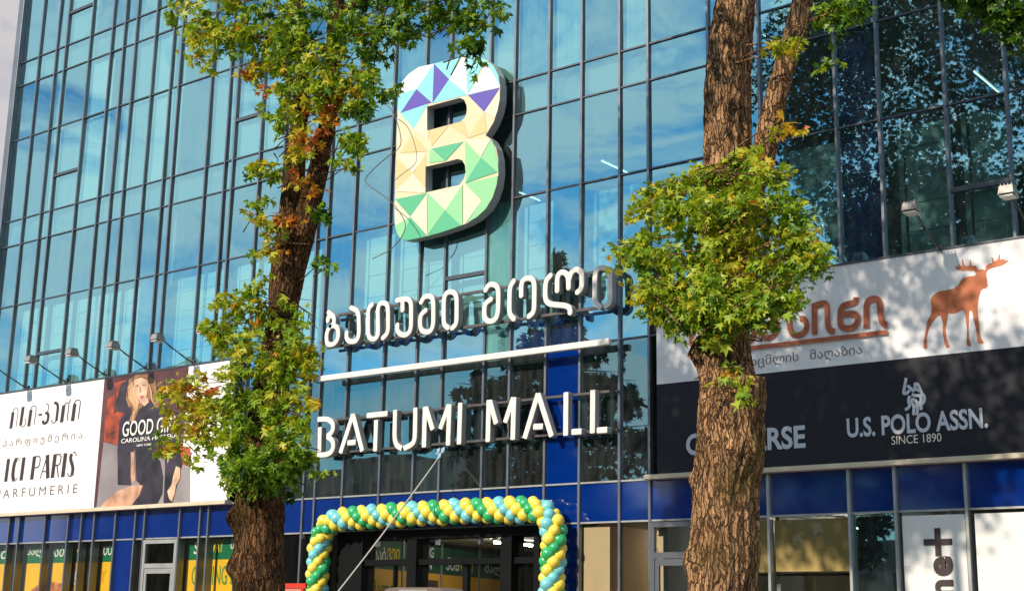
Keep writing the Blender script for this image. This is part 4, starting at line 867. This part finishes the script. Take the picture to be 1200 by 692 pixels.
def smooth_path(pts, step=.04):
    pts = [np.array(p, float) for p in pts]; out = []
    for k in range(len(pts)-1):
        q0, q1, q2, q3 = pts[max(k-1, 0)], pts[k], pts[k+1], pts[min(k+2, len(pts)-1)]; n = max(2, int(np.linalg.norm((q2-q1)[:3])/step))
        for j in range(n):
            t = j/n; out.append(.5*((2*q1)+(q2-q0)*t+(2*q0-5*q1+4*q2-q3)*t*t+(3*q1-q0-3*q2+q3)*t**3))
    out.append(pts[-1]); return out
def trunk_mesh(name, pts, parent, mt, seg=96, rough=.02, burls=(), step=.03, seed=0):
    """pts: (x, y, z, r); ridged bark is real relief"""
    c = smooth_path(pts, step); n = len(c); v = []; f = []
    prev = None
    for k, q in enumerate(c):
        p = Vector(q[:3]); r = q[3]; t = (Vector(c[min(k+1, n-1)][:3])-Vector(c[max(k-1, 0)][:3])).normalized()
        if prev is None: a = (Vector((1, 0, 0))-t*t.x).normalized()
        else: a = (prev-t*prev.dot(t)).normalized()
        prev = a; b = t.cross(a)
        for j in range(seg):
            th = 2*math.pi*j/seg; d = math.cos(th)*a+math.sin(th)*b
            s = Vector((math.cos(th)*r*14, math.sin(th)*r*14, p.z*1.9+seed*7))
            w = noise.noise(Vector((math.cos(th)*2, math.sin(th)*2, p.z*1.1+seed)))*.10*r
            rid = 1-abs(noise.noise(s*1.35))*2; rid2 = 1-abs(noise.noise(s*3.1+Vector((5, 3, 1))))*2
            h = rough*(rid*.75+rid2*.35)+w
            pos = p+d*(r+h)
            for (bx, by, bz, br, bh) in burls:
                dq = (Vector((bx, by, bz))-(p+d*r)).length
                if dq < br*2.4: pos += d*bh*math.exp(-(dq/br)**2)*(1+.3*noise.noise(s*2))
            v.append(pos)
    for k in range(n-1):
        for j in range(seg): a0 = k*seg+j; a1 = k*seg+(j+1) % seg; f.append((a0, a1, a1+seg, a0+seg))
    f.append(tuple((n-1)*seg+j for j in range(seg)))
    return link(name, mesh(name, v, f, [mt], smooth=True), parent)
# leaves: five-pointed maple-like blades
def leaf_shape(seed):
    rn = random.Random(seed); pts = [(0, 0)]
    for ang, ln_, wd in ((-82, .62, .5), (-40, .86, .5), (0, 1.08, .5), (40, .86, .5), (82, .62, .5)):
        a = math.radians(ang+rn.uniform(-5, 5)); l = ln_*rn.uniform(.9, 1.08)
        pts.append((math.sin(a-.30)*l*.50, math.cos(a-.30)*l*.50)); pts.append((math.sin(a)*l, math.cos(a)*l)); 
    a = math.radians(100); pts.append((math.sin(a)*.25, math.cos(a)*.25))
    return pts
LV = []
for s in range(5):
    o = leaf_shape(s); n = len(o)
    co = [(x, y, -.10*(x*x+y*y)+.05*math.sin(5*x+s)) for x, y in o]; co.append((0, .38, .03))
    LV.append((np.array(co, 'f'), [(n, k, (k+1) % n) for k in range(n)]))
def leaf_material(name, stops, trans=.42):
    m = bpy.data.materials.new(name); m.use_nodes = True; t = m.node_tree; t.nodes.clear(); o = N(t, 'ShaderNodeOutputMaterial')
    at = N(t, 'ShaderNodeAttribute'); at.attribute_name = 'tone'; r = N(t, 'ShaderNodeValToRGB'); e = r.color_ramp.elements
    e[0].position = stops[0][0]; e[0].color = (*stops[0][1], 1); e[1].position = stops[-1][0]; e[1].color = (*stops[-1][1], 1)
    for p_, c_ in stops[1:-1]: q = e.new(p_); q.color = (*c_, 1)
    L(t, at.outputs['Fac'], r.inputs[0]); pr = N(t, 'ShaderNodeBsdfPrincipled'); pr.inputs['Roughness'].default_value = .42; pr.inputs['Specular IOR Level'].default_value = .45; L(t, r.outputs[0], pr.inputs['Base Color'])
    tl = N(t, 'ShaderNodeBsdfTranslucent'); hs = N(t, 'ShaderNodeMixRGB'); hs.blend_type = 'MULTIPLY'; hs.inputs[0].default_value = 1; hs.inputs[2].default_value = (1.25, 1.2, .5, 1); L(t, r.outputs[0], hs.inputs[1]); L(t, hs.outputs[0], tl.inputs['Color'])
    mx_ = N(t, 'ShaderNodeMixShader'); mx_.inputs[0].default_value = trans; L(t, pr.outputs[0], mx_.inputs[1]); L(t, tl.outputs[0], mx_.inputs[2]); L(t, mx_.outputs[0], o.inputs[0]); return m
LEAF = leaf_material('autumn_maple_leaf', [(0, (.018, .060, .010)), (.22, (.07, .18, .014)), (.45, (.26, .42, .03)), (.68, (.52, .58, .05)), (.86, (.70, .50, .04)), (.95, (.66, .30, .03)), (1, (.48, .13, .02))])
LEAFD = leaf_material('shaded_crown_leaf', [(0, (.01, .028, .006)), (.5, (.035, .08, .012)), (1, (.09, .12, .015))], .15)  # darker copy of the leaf colours, with the crowns' shade painted in
CEDAR = leaf_material('cedar_needles', [(0, (.012, .035, .02)), (1, (.03, .07, .035))], .1)
def leaves(name, centers, sizes, tones, parent, mt, drop=.75, single=0, focus=None):
    """one blade per centre; the `single` blades nearest the camera become objects of their own"""
    n = len(centers); order = np.argsort(np.linalg.norm(centers-np.array([0, -DIST, EYE]), axis=1)) if single else np.arange(n)
    solo = set()
    if single:
        for i in order[:single*3:3]: solo.add(int(i))
    V = []; Fc = []; TN = []; base = 0; mid = None
    cache = {}
    for i in range(n):
        co, fs = LV[i % 5]
        yawr = random.uniform(0, 2*math.pi); pit = random.gauss(-1.0*drop, .5); rol = random.gauss(0, .55)
        R_ = Euler((pit, rol, yawr), 'XYZ').to_matrix(); 
        if i in solo:
            key = (i % 5, round(float(tones[i])*8))
            if key not in cache:
                me = mesh('leaf', co, fs, [mt], smooth=False); at = me.attributes.new('tone', 'FLOAT', 'POINT'); at.data.foreach_set('value', [key[1]/8]*len(co)); cache[key] = me
            o = link('leaf', cache[key], parent); o.matrix_local = Matrix.Translation(Vector(centers[i])) @ R_.to_4x4() @ Matrix.Scale(float(sizes[i]), 4); continue
        Rn = np.array(R_); V.append(co @ Rn.T*sizes[i]+centers[i]); Fc.append(np.array(fs)+base); base += len(co); TN.append(np.full(len(co), tones[i], 'f'))
    V = np.concatenate(V).astype('f'); Fc = np.concatenate(Fc).astype('i'); TN = np.concatenate(TN)
    me = bpy.data.meshes.new(name); me.vertices.add(len(V)); me.vertices.foreach_set('co', V.ravel()); me.loops.add(Fc.size); me.loops.foreach_set('vertex_index', Fc.ravel()); me.polygons.add(len(Fc)); me.polygons.foreach_set('loop_start', np.arange(0, Fc.size, 3, dtype='i')); me.polygons.foreach_set('loop_total', np.full(len(Fc), 3, 'i'))
    me.materials.append(mt); at = me.attributes.new('tone', 'FLOAT', 'POINT'); at.data.foreach_set('value', TN); me.update(); me.validate()
    return link(name, me, parent, kind='stuff')
def blob_points(bl, off, dens=1.0, depth=1.0, s0=.085, axis=(850, 0)):
    bl = list(bl); mxx = sum(b[0]*b[2]**2 for b in bl)/sum(b[2]**2 for b in bl); myy = sum(b[1]*b[2]**2 for b in bl)/sum(b[2]**2 for b in bl)
    for (px, py, pr, tone) in list(bl):      # ragged shoots growing out of the clump
        if pr >= 12 and random.random() < .7:
            for _ in range(2):
                a = math.atan2(py-myy, px-mxx)+random.gauss(0, .8); l = pr*random.uniform(.6, .95)
                bl.append((px+math.cos(a)*l, py+math.sin(a)*l, random.uniform(4, 7.5), tone+.05))
    cs = []; sz = []; tn = []; twigs = []
    for (px, py, pr, tone) in bl:
        sc = pxm(off, px, py); c = P3(px, py, off); r = pr*sc*.9; yo = random.uniform(-.5, .35)*min(1, r*1.2)
        ncl = max(2, int(2.2*dens*(pr/10)**2))
        for k in range(ncl):      # one shoot: leaves strung along a drooping stem
            while True:
                q = Vector((random.uniform(-1, 1), random.uniform(-1, 1), random.uniform(-1, 1)))
                if q.length < 1: break
            cc_ = c+Vector((q.x*r, q.y*r*depth+yo, q.z*r)); tilt = random.gauss(tone, .12)
            ax = P3(axis[0], py, off); o2 = Vector((cc_.x-ax.x, cc_.y-ax.y, 0)); o2 = o2.normalized() if o2.length > .05 else Vector((0, -1, 0))
            d = (o2+Vector((random.gauss(0, .5), random.gauss(0, .5), random.uniform(-.1, .9)))).normalized(); ls_ = random.uniform(.10, .30)
            nl = random.randint(5, 9); st = cc_-d*ls_*.5; tip = cc_+d*ls_*.5+Vector((0, 0, -ls_*.25))
            for j in range(nl):
                u = (j+.5)/nl; p = st.lerp(tip, u)+Vector((random.gauss(0, .035), random.gauss(0, .035), random.gauss(0, .03)-.02))
                cs.append(p); sz.append(s0*random.uniform(.5, 1.25)*(1.1-.35*u)); tn.append(min(1, max(0, random.gauss(tilt+.08*u, .08))))
            twigs.append((st-d*.25-o2*.1, tip))
    return cs, sz, tn, twigs
def crown_points(c, rad, n, holes=(), s=.11, tone=.3, clump=14):
    cs = []; sz = []; tn = []
    for k in range(n//clump):
        while True:
            q = Vector((random.uniform(-1, 1), random.uniform(-1, 1), random.uniform(-1, 1)))
            if q.length < 1: break
        q = q.normalized()*q.length**.5; b = Vector((c[0]+q.x*rad[0], c[1]+q.y*rad[1], c[2]+q.z*rad[2])); nz = noise.noise(b*.55); cr0 = .12
        if nz < -.32: continue
        if any(math.hypot(b.x+.176*(-13-b.y)-h[0], b.z-.61*(-13-b.y)-h[2]) < h[3]+cr0 for h in holes): continue
        tl = random.gauss(tone, .1); cr = random.uniform(.15, .4)
        for j in range(clump):
            cs.append(b+Vector((random.gauss(0, cr), random.gauss(0, cr), random.gauss(0, cr*.7)))); sz.append(s*random.uniform(.8, 1.3)); tn.append(min(1, max(0, random.gauss(tl, .1))))
    return cs, sz, tn
def twig_mesh(name, tw, parent, mt, step=1):
    m = MB()
    for (a_, b_) in tw[::step]:
        mid_ = a_.lerp(b_, .5)+Vector((random.gauss(0, .04), random.gauss(0, .04), .03)); m.tube([a_, mid_, b_], [.008, .005, .002], 4, caps=False)
    return m.build(name, mt, parent, True, kind='stuff')
OFF = 13.0
def tp(x, y, wpx, dy=0.0, off=OFF): p = P3(x, y, off); return (p.x, p.y+dy, p.z, wpx/2*pxm(off, x, y)*(.87 if x > 600 else .89))
# right tree
RT = P3(847, 692, OFF)
tr = thing('maple_tree', 'thick rough barked tree with bright green shoots, right of centre', 'tree', (0, 0, 0))
bur = []
for (x, y, br, bh) in ((885, 660, .16, .08), (808, 563, .07, .09), (880, 605, .1, .03), (868, 525, .13, .06), (815, 412, .13, .10), (883, 522, .1, .05), (812, 655, .12, .05), (845, 470, .15, .04), (806, 610, .1, .03)):
    p = P3(x, y, OFF+.18); bur.append((p.x, p.y, p.z, br, bh))
b0 = tp(847, 692, 84)
trunk_mesh('trunk', [(b0[0]+.05, b0[1], .10, b0[3]*1.45), (b0[0]+.03, b0[1], .9, b0[3]*1.12), b0, tp(850, 640, 80), tp(850, 600, 79), tp(852, 560, 82), tp(856, 510, 84), tp(854, 460, 74), tp(850, 420, 66), tp(849, 380, 59), tp(850, 330, 57), tp(851, 280, 58), tp(852, 220, 58), tp(852, 173, 57), tp(853, 100, 53), tp(857, 50, 50), tp(862, 0, 47), tp(868, -80, 42, .1), tp(880, -250, 32, .2), tp(870, -500, 20, .2), tp(880, -800, 8, .3)], tr, BARK, seg=180, rough=.03, burls=bur, step=.028)
trunk_mesh('limb', [tp(868, 262, 34, .05), tp(880, 225, 34, -.02), tp(893, 200, 33, -.05), tp(903, 165, 31, -.08), tp(918, 110, 28, -.1), tp(930, 70, 26, -.1), tp(943, 20, 25, -.1), tp(955, -30, 23, -.1), tp(990, -160, 18, -.2), tp(1030, -400, 10, -.4), tp(1050, -600, 5, -.4)], tr, BARK, seg=64, rough=.011, step=.03, seed=3)
trunk_mesh('cut_stub', [tp(868, 520, 36, .0), tp(876, 490, 44, -.05), tp(882, 465, 44, -.09), tp(884, 443, 42, -.10)], tr, BARK, seg=64, rough=.018, step=.03, seed=5)
RB = [(850, 200, 30, .52), (820, 205, 25, .55), (800, 230, 34, .5), (770, 225, 20, .5), (760, 245, 16, .55), (800, 260, 32, .48), (850, 250, 40, .55), (890, 240, 34, .55), (905, 205, 24, .58), (880, 195, 22, .6), (925, 235, 24, .5), (935, 260, 20, .5), (900, 275, 36, .55), (850, 300, 44, .58), (805, 305, 38, .52), (770, 300, 26, .5), (760, 275, 22, .45), (740, 285, 16, .5), (732, 285, 9, .5), (728, 300, 7, .5), (745, 335, 15, .5),
      (770, 335, 28, .52), (800, 345, 34, .5), (845, 350, 40, .52), (890, 325, 36, .55), (920, 300, 28, .55), (945, 300, 18, .5), (960, 290, 14, .45), (970, 305, 12, .45), (955, 320, 14, .42), (905, 350, 28, .45), (925, 345, 20, .42), (940, 350, 12, .4), (880, 370, 22, .4), (840, 380, 22, .4), (805, 375, 20, .42), (780, 365, 18, .42), (785, 385, 10, .45), (762, 362, 14, .45), (795, 395, 9, .5), (900, 375, 14, .4), (912, 385, 9, .4), (775, 215, 12, .55), (948, 275, 14, .5), (872, 178, 14, .62), (835, 395, 14, .35), (868, 392, 12, .35), (848, 330, 36, .62),
      (920, 45, 9, .62), (915, 52, 7, .6), (975, 8, 20, .25), (990, 20, 9, .25), (962, 18, 9, .25), (978, 40, 10, .22), (995, 5, 12, .25), (928, 145, 5, .75), (918, 148, 4, .75), (925, 50, 12, .5), (972, 65, 7, .3), (860, 425, 6, .7), (845, 440, 5, .55), (870, 445, 8, .55), (875, 460, 7, .5)]
cs, sz, tn, tw = blob_points([((900+(a-900)*.8 if a > 900 and 150 < b < 400 else a), (330+(b-330)*.8 if 330 < b < 400 else b), c*(.9 if b > 330 else 1), d-.02) for a, b, c, d in RB], OFF+.45, depth=1.0, dens=1.08, s0=.088)
c2 = blob_points([(815, 354, 12, .4), (828, 361, 14, .38), (845, 364, 14, .38), (862, 361, 14, .4), (876, 353, 12, .4), (840, 350, 16, .4)], OFF+.6, dens=3.2, s0=.086); cs += c2[0]; sz += c2[1]; tn += c2[2]  # extra dense leaves, added to throw shade on the trunk below
cs = [Vector(c) for c in cs]
keep = [k for k, c in enumerate(cs)]
twig_mesh('twigs', tw, tr, BARK, 4)
c2 = blob_points([(1150, -12, 26, .1), (1180, -2, 24, .1), (1200, 14, 18, .1), (1130, -20, 20, .1), (1195, 40, 9, .15), (1168, 18, 10, .15), (1190, 20, 14, .1)], OFF+.4, dens=2.2, s0=.088); cs += c2[0]; sz += c2[1]; tn += c2[2]
leaves('foliage', np.array([tuple(c) for c in cs]), sz, tn, tr, LEAF, single=260)
cs, sz, tn = crown_points((-4.6, -13, 15.6), (4.6, 4.5, 5.0), 12000); c2 = crown_points((-7.0, -16.4, 9.5), (1.5, 1.0, 1.0), 1100); cs += c2[0]; sz += c2[1]; tn += c2[2]  # second clump is unseen, added in the sun's path to shade the trunk top
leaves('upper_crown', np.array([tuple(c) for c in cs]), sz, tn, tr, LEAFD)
# left tree
tl_ = thing('maple_tree', 'dark forked tree with yellowing leaves, left of centre', 'tree', (0, 0, 0))
bur = []
for (x, y, br, bh) in ((277, 607, .14, .10), (274, 665, .13, .10), (318, 632, .13, .05), (300, 590, .12, .03)):
    p = P3(x, y, OFF+.18); bur.append((p.x, p.y, p.z, br, bh))
b0 = tp(304, 692, 62)
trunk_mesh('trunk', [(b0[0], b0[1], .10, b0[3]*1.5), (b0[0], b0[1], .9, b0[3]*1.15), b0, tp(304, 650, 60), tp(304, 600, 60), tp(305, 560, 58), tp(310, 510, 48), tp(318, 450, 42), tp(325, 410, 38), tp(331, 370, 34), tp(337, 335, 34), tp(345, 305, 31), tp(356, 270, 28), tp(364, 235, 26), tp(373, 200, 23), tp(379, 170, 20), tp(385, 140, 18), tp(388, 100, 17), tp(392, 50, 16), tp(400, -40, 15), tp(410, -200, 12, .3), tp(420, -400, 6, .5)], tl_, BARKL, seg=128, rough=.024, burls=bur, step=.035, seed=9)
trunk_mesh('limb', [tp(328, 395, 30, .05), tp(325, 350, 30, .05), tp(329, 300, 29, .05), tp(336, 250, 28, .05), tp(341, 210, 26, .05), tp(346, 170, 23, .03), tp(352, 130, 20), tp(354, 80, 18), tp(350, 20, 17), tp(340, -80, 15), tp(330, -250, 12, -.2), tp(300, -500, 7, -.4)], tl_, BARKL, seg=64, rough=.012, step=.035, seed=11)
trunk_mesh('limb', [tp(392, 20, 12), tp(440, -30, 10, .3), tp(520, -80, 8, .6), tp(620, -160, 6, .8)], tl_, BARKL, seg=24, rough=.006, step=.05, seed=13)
LB = [(205, 8, 14, .4), (225, 22, 24, .5), (262, 20, 38, .45), (232, 55, 18, .62), (255, 50, 24, .55), (285, 45, 30, .45), (243, 72, 8, .5), (300, 60, 20, .5), (315, 20, 36, .4), (345, 50, 34, .38), (380, 25, 44, .32), (430, 15, 36, .28), (475, 10, 32, .25), (520, 5, 28, .22), (555, 8, 22, .22), (575, 8, 12, .2), (440, 50, 24, .3), (465, 35, 20, .22), (545, 28, 14, .2), (550, 52, 12, .2), (556, 66, 8, .2), (562, 45, 9, .2), (480, 45, 9, .2), (300, 82, 13, .65), (312, 98, 8, .95), (288, 85, 7, .9), (325, 85, 14, .5), (350, 90, 26, .5), (385, 80, 34, .55), (415, 95, 26, .5), (440, 95, 18, .35), (455, 110, 9, .25), (470, 100, 7, .25), (395, 110, 30, .55), (375, 120, 26, .75), (330, 112, 15, .4), (312, 130, 9, .5), (340, 135, 16, .5), (350, 155, 18, .7), (385, 120, 16, .85), (410, 130, 18, .4), (425, 125, 12, .3), (412, 160, 14, .35), (422, 178, 9, .3), (405, 185, 9, .4), (365, 160, 14, .85), (345, 175, 14, .6), (310, 195, 13, .5), (298, 200, 8, .5), (325, 195, 10, .55), (352, 200, 10, .85), (345, 212, 8, .9), (370, 218, 6, .85), (418, 190, 6, .3), (398, 178, 8, .3), (380, 240, 7, .35), (378, 250, 5, .3),
      (305, 232, 13, .5), (298, 248, 8, .5), (318, 255, 14, .6), (332, 262, 13, .85), (315, 275, 12, .6), (325, 285, 14, .75), (305, 290, 10, .45), (340, 255, 10, .9), (295, 235, 7, .5), (375, 302, 8, .3), (383, 308, 6, .3), (305, 315, 12, .5), (310, 330, 14, .5), (300, 340, 16, .5), (285, 345, 16, .5), (262, 345, 12, .5), (250, 350, 9, .55), (240, 378, 9, .5), (255, 375, 14, .55), (275, 372, 20, .52), (300, 370, 22, .52), (265, 395, 14, .5), (290, 395, 20, .5), (330, 350, 10, .55), (325, 375, 10, .8), (345, 360, 8, .55), (352, 372, 8, .6), (340, 395, 20, .5), (360, 400, 14, .55), (372, 405, 9, .5), (300, 415, 26, .52), (330, 425, 26, .5), (275, 425, 18, .5), (355, 425, 18, .5), (370, 430, 12, .6),
      (235, 440, 14, .72), (215, 440, 16, .72), (195, 445, 14, .6), (200, 460, 13, .72), (220, 460, 20, .78), (190, 470, 9, .6), (205, 485, 14, .7), (228, 485, 20, .75), (195, 505, 12, .6), (210, 515, 14, .62), (192, 520, 8, .55), (222, 530, 8, .6), (240, 460, 20, .7), (255, 480, 24, .55), (240, 500, 16, .6), (235, 545, 7, .55), (275, 460, 26, .5), (300, 455, 28, .5), (325, 465, 26, .45), (350, 460, 20, .6), (368, 460, 12, .82), (375, 470, 9, .85), (280, 490, 30, .45), (305, 500, 30, .42), (335, 500, 28, .4), (355, 490, 18, .5), (368, 500, 11, .45), (270, 520, 24, .42), (300, 535, 26, .36), (330, 535, 22, .35), (350, 530, 16, .38), (362, 520, 12, .35), (372, 530, 9, .3), (378, 545, 8, .28), (285, 560, 16, .35), (345, 550, 14, .35), (340, 570, 9, .3), (300, 565, 14, .35), (275, 545, 14, .4), (368, 400, 8, .5), (375, 420, 7, .6)]
cs, sz, tn, tw = blob_points([((350+(a-350)*.72 if a > 350 and b > 380 else a), b, c*(.92 if b > 200 else 1), d) for a, b, c, d in LB], OFF+.42, depth=1.0, dens=.95, s0=.108, axis=(335, 0))
c2 = blob_points([(276, 542, 14, .35), (292, 552, 14, .33), (308, 553, 14, .33), (325, 548, 14, .33), (305, 535, 16, .35)], OFF+.6, dens=3.2, s0=.10, axis=(310, 0)); cs += c2[0]; sz += c2[1]; tn += c2[2]  # leaves packed in here to keep the sun off the trunk below
twig_mesh('twigs', tw, tl_, BARKL, 3)
leaves('foliage', np.array([tuple(c) for c in cs]), sz, tn, tl_, LEAF, single=260)
cs, sz, tn = crown_points((-13.9, -13, 16.9), (4.9, 4.6, 5.4), 42000, holes=[(-9.95, 0, 15.5, .75), (-10.5, 0, 15.1, .5), (-9.7, 0, 14.6, .3)]+[(random.uniform(-17.2, -9.9), 0, random.uniform(12.3, 16), random.uniform(.08, .24)) for _ in range(26)], s=.14)  # gaps in the crown shaped to drop sun patches on the moose banner
c3 = crown_points((-14.3, -13.6, 12.9), (3.5, 2.4, 1.1), 7000, s=.14); cs += c3[0]; sz += c3[1]; tn += c3[2]; c2 = crown_points((-19.9, -13.2, 18.8), (1.1, 1.2, .9), 700); cs += c2[0]; sz += c2[1]; tn += c2[2]  # first clump is unseen, added so its shade falls on the blue spandrels
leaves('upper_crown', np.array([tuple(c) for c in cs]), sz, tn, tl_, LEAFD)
# thin bare twig right of the left trunk
m = MB(); q = [P3(x, y, OFF) for x, y in ((345, 355), (358, 364), (370, 373))]; m.tube(q, [.014, .010, .004], 5)
for a_, b_ in (((356, 363), (354, 398)), ((362, 366), (360, 385)), ((362, 370), (372, 385)), ((350, 350), (366, 352))): m.tube([P3(*a_, OFF), P3(*b_, OFF)], [.006, .003], 4)
m.build('bare_twig', BARKL, tl_, True)
# trees and buildings behind the photographer, seen only as reflections in the glass
def cedar(x, y, h, rad, lab):
    t = thing('cedar_tree', lab, 'tree', (x, y, 0)); m = MB(); m.tube([(0, 0, 0), (.1, 0, h*.5), (0, .1, h)], [.4, .25, .05], 10); m.build('trunk', BARKL, t, True)
    cs = []; sz = []; tn = []; br = MB()
    for k in range(95):
        f_ = k/95; z = h*(.12+.87*f_); a = k*2.4+random.random(); r = rad*(1-f_)**.8*random.uniform(.6, 1.15)+.3
        d = Vector((math.cos(a), math.sin(a), 0)); tip = Vector((0, 0, z))+d*r+Vector((0, 0, r*.05)); br.tube([(0, 0, z-.3), tuple(Vector((0, 0, z))+d*r*.5+Vector((0, 0, .1))), tuple(tip)], [.09, .05, .01], 5, caps=False)
        for j in range(int(26+r*36)):
            u = random.random()**.7; w = (1-u*.5)*.45; p = Vector((0, 0, z))+d*r*u+Vector((-d.y, d.x, 0))*random.gauss(0, w)*max(.3, r*.22)+Vector((0, 0, -abs(random.gauss(0, .22+.22*u)))); cs.append(p); sz.append(random.uniform(.25, .42)); tn.append(random.random())
    br.build('branch', BARKL, t, True)
    leaves('foliage', np.array([tuple(c) for c in cs]), sz, tn, t, CEDAR, drop=1.4)
cedar(-40.5, -30, 19.5, 8.0, 'dark drooping cedar reflected in the glass around BATUMI MALL')
def round_tree(x, y, z, rad, n, lab, s=.13):
    t = thing('street_tree', lab, 'tree', (x, y, 0), 'trees mirrored in the facade'); m = MB(); m.tube([(0, 0, 0), (.1, 0, z*.6), (.2, .1, z)], [.32, .24, .12], 10)
    for k in range(7): a = k*.9; m.tube([(.1, 0, z*.6), (rad[0]*.5*math.cos(a), rad[1]*.5*math.sin(a), z), (rad[0]*.8*math.cos(a), rad[1]*.8*math.sin(a), z+rad[2]*.5)], [.12, .07, .02], 6)
    m.build('trunk', BARKL, t, True); cs, sz, tn = crown_points((0, 0, z), rad, n, s=s, tone=.15, clump=18); leaves('foliage', np.array([tuple(c) for c in cs]), sz, tn, t, LEAFD)
#round_tree(-24.5, -19.5, 19.8, (3.2, 3.0, 3.4), 7000, 'tall street tree mirrored in the glass at the top left of the right trunk', .12)
round_tree(-22, -38, 13, (6.5, 5, 7), 12000, 'dark broad tree mirrored in the glass above the moose banner', .36)
round_tree(-14, -34, 9, (5, 5, 5.5), 9000, 'low dark tree mirrored in the blue spandrels at right', .36)
round_tree(-31, -36, 8, (5, 5, 5.0), 9000, 'low dark tree mirrored in the blue band right of the arch', .34)
round_tree(-60, -56, 6.5, (7, 5, 5.0), 5000, 'small round tree mirrored beside the left trunk', .3)
def block(x0, x1, y, h, lab, col):
    t = thing('apartment_block', lab, 'building', ((x0+x1)/2, y, 0), 'buildings across the square'); w = (x1-x0)/2; m = MB(); m.box(-w, w, -12, 0, 0, h); m.build('wall', mat('block_wall', col, rough=.8, var=.15, vscale=.2), t)
    m = MB(); m.box(-w*.6, -w*.3, -8, -4, h+.003, h+1.6); m.box(w*.1, w*.25, -8, -5, h+.003, h+2.2); m.build('roof_hut', mat('hut_wall', (.3, .3, .3), rough=.8), t)
    n = int((x1-x0)/3.2); gm_ = mat('block_window', (.03, .04, .05), rough=.1); fm = MB(); wm = mesh('window', *(lambda b: (b.v, b.f))((lambda b: (b.box(-.7, .7, -.05, .06, -.75, .75), b)[1])(MB())), [gm_])
    for i_ in range(n):
        for j_ in range(int(h/3.1)): link('window', wm, t, (-w+1.6+i_*3.2, 0, 1.9+j_*3.1))
block(-150, -92, -78, 17.5, 'long pale block across the square, mirrored dark at far left', (.30, .28, .25))
block(-88, -60, -84, 10.5, 'lower cream building across the square, seen in the blue band', (.34, .30, .24))
block(-56, -20, -88, 8.5, 'low grey building across the square', (.26, .26, .27))
block(-15, 30, -80, 12, 'grey building across the square at right', (.25, .24, .24))
# street lamp mirrored at the right of MALL
sl = thing('street_lamp', 'curved street lamp mirrored in the glass right of the word MALL', 'street lamp', (-22.1, -12, .13)); m = MB(); m.tube([(0, 0, 0), (0, 0, 5.2), (-.25, 0, 6.8), (-1.0, 0, 7.9), (-1.7, 0, 8.2)], [.09, .07, .055, .05, .04], 10); m.build('pole', DARKM, sl, True)
m = MB(); m.tube([(-1.6, 0, 8.2), (-1.8, 0, 8.25), (-2.3, 0, 8.27), (-2.5, 0, 8.24)], [.06, .14, .13, .04], 10); m.build('lamp_head', DARKM, sl, True)
for o_ in bpy.data.objects:
    if o_.name.startswith('t.'): pass
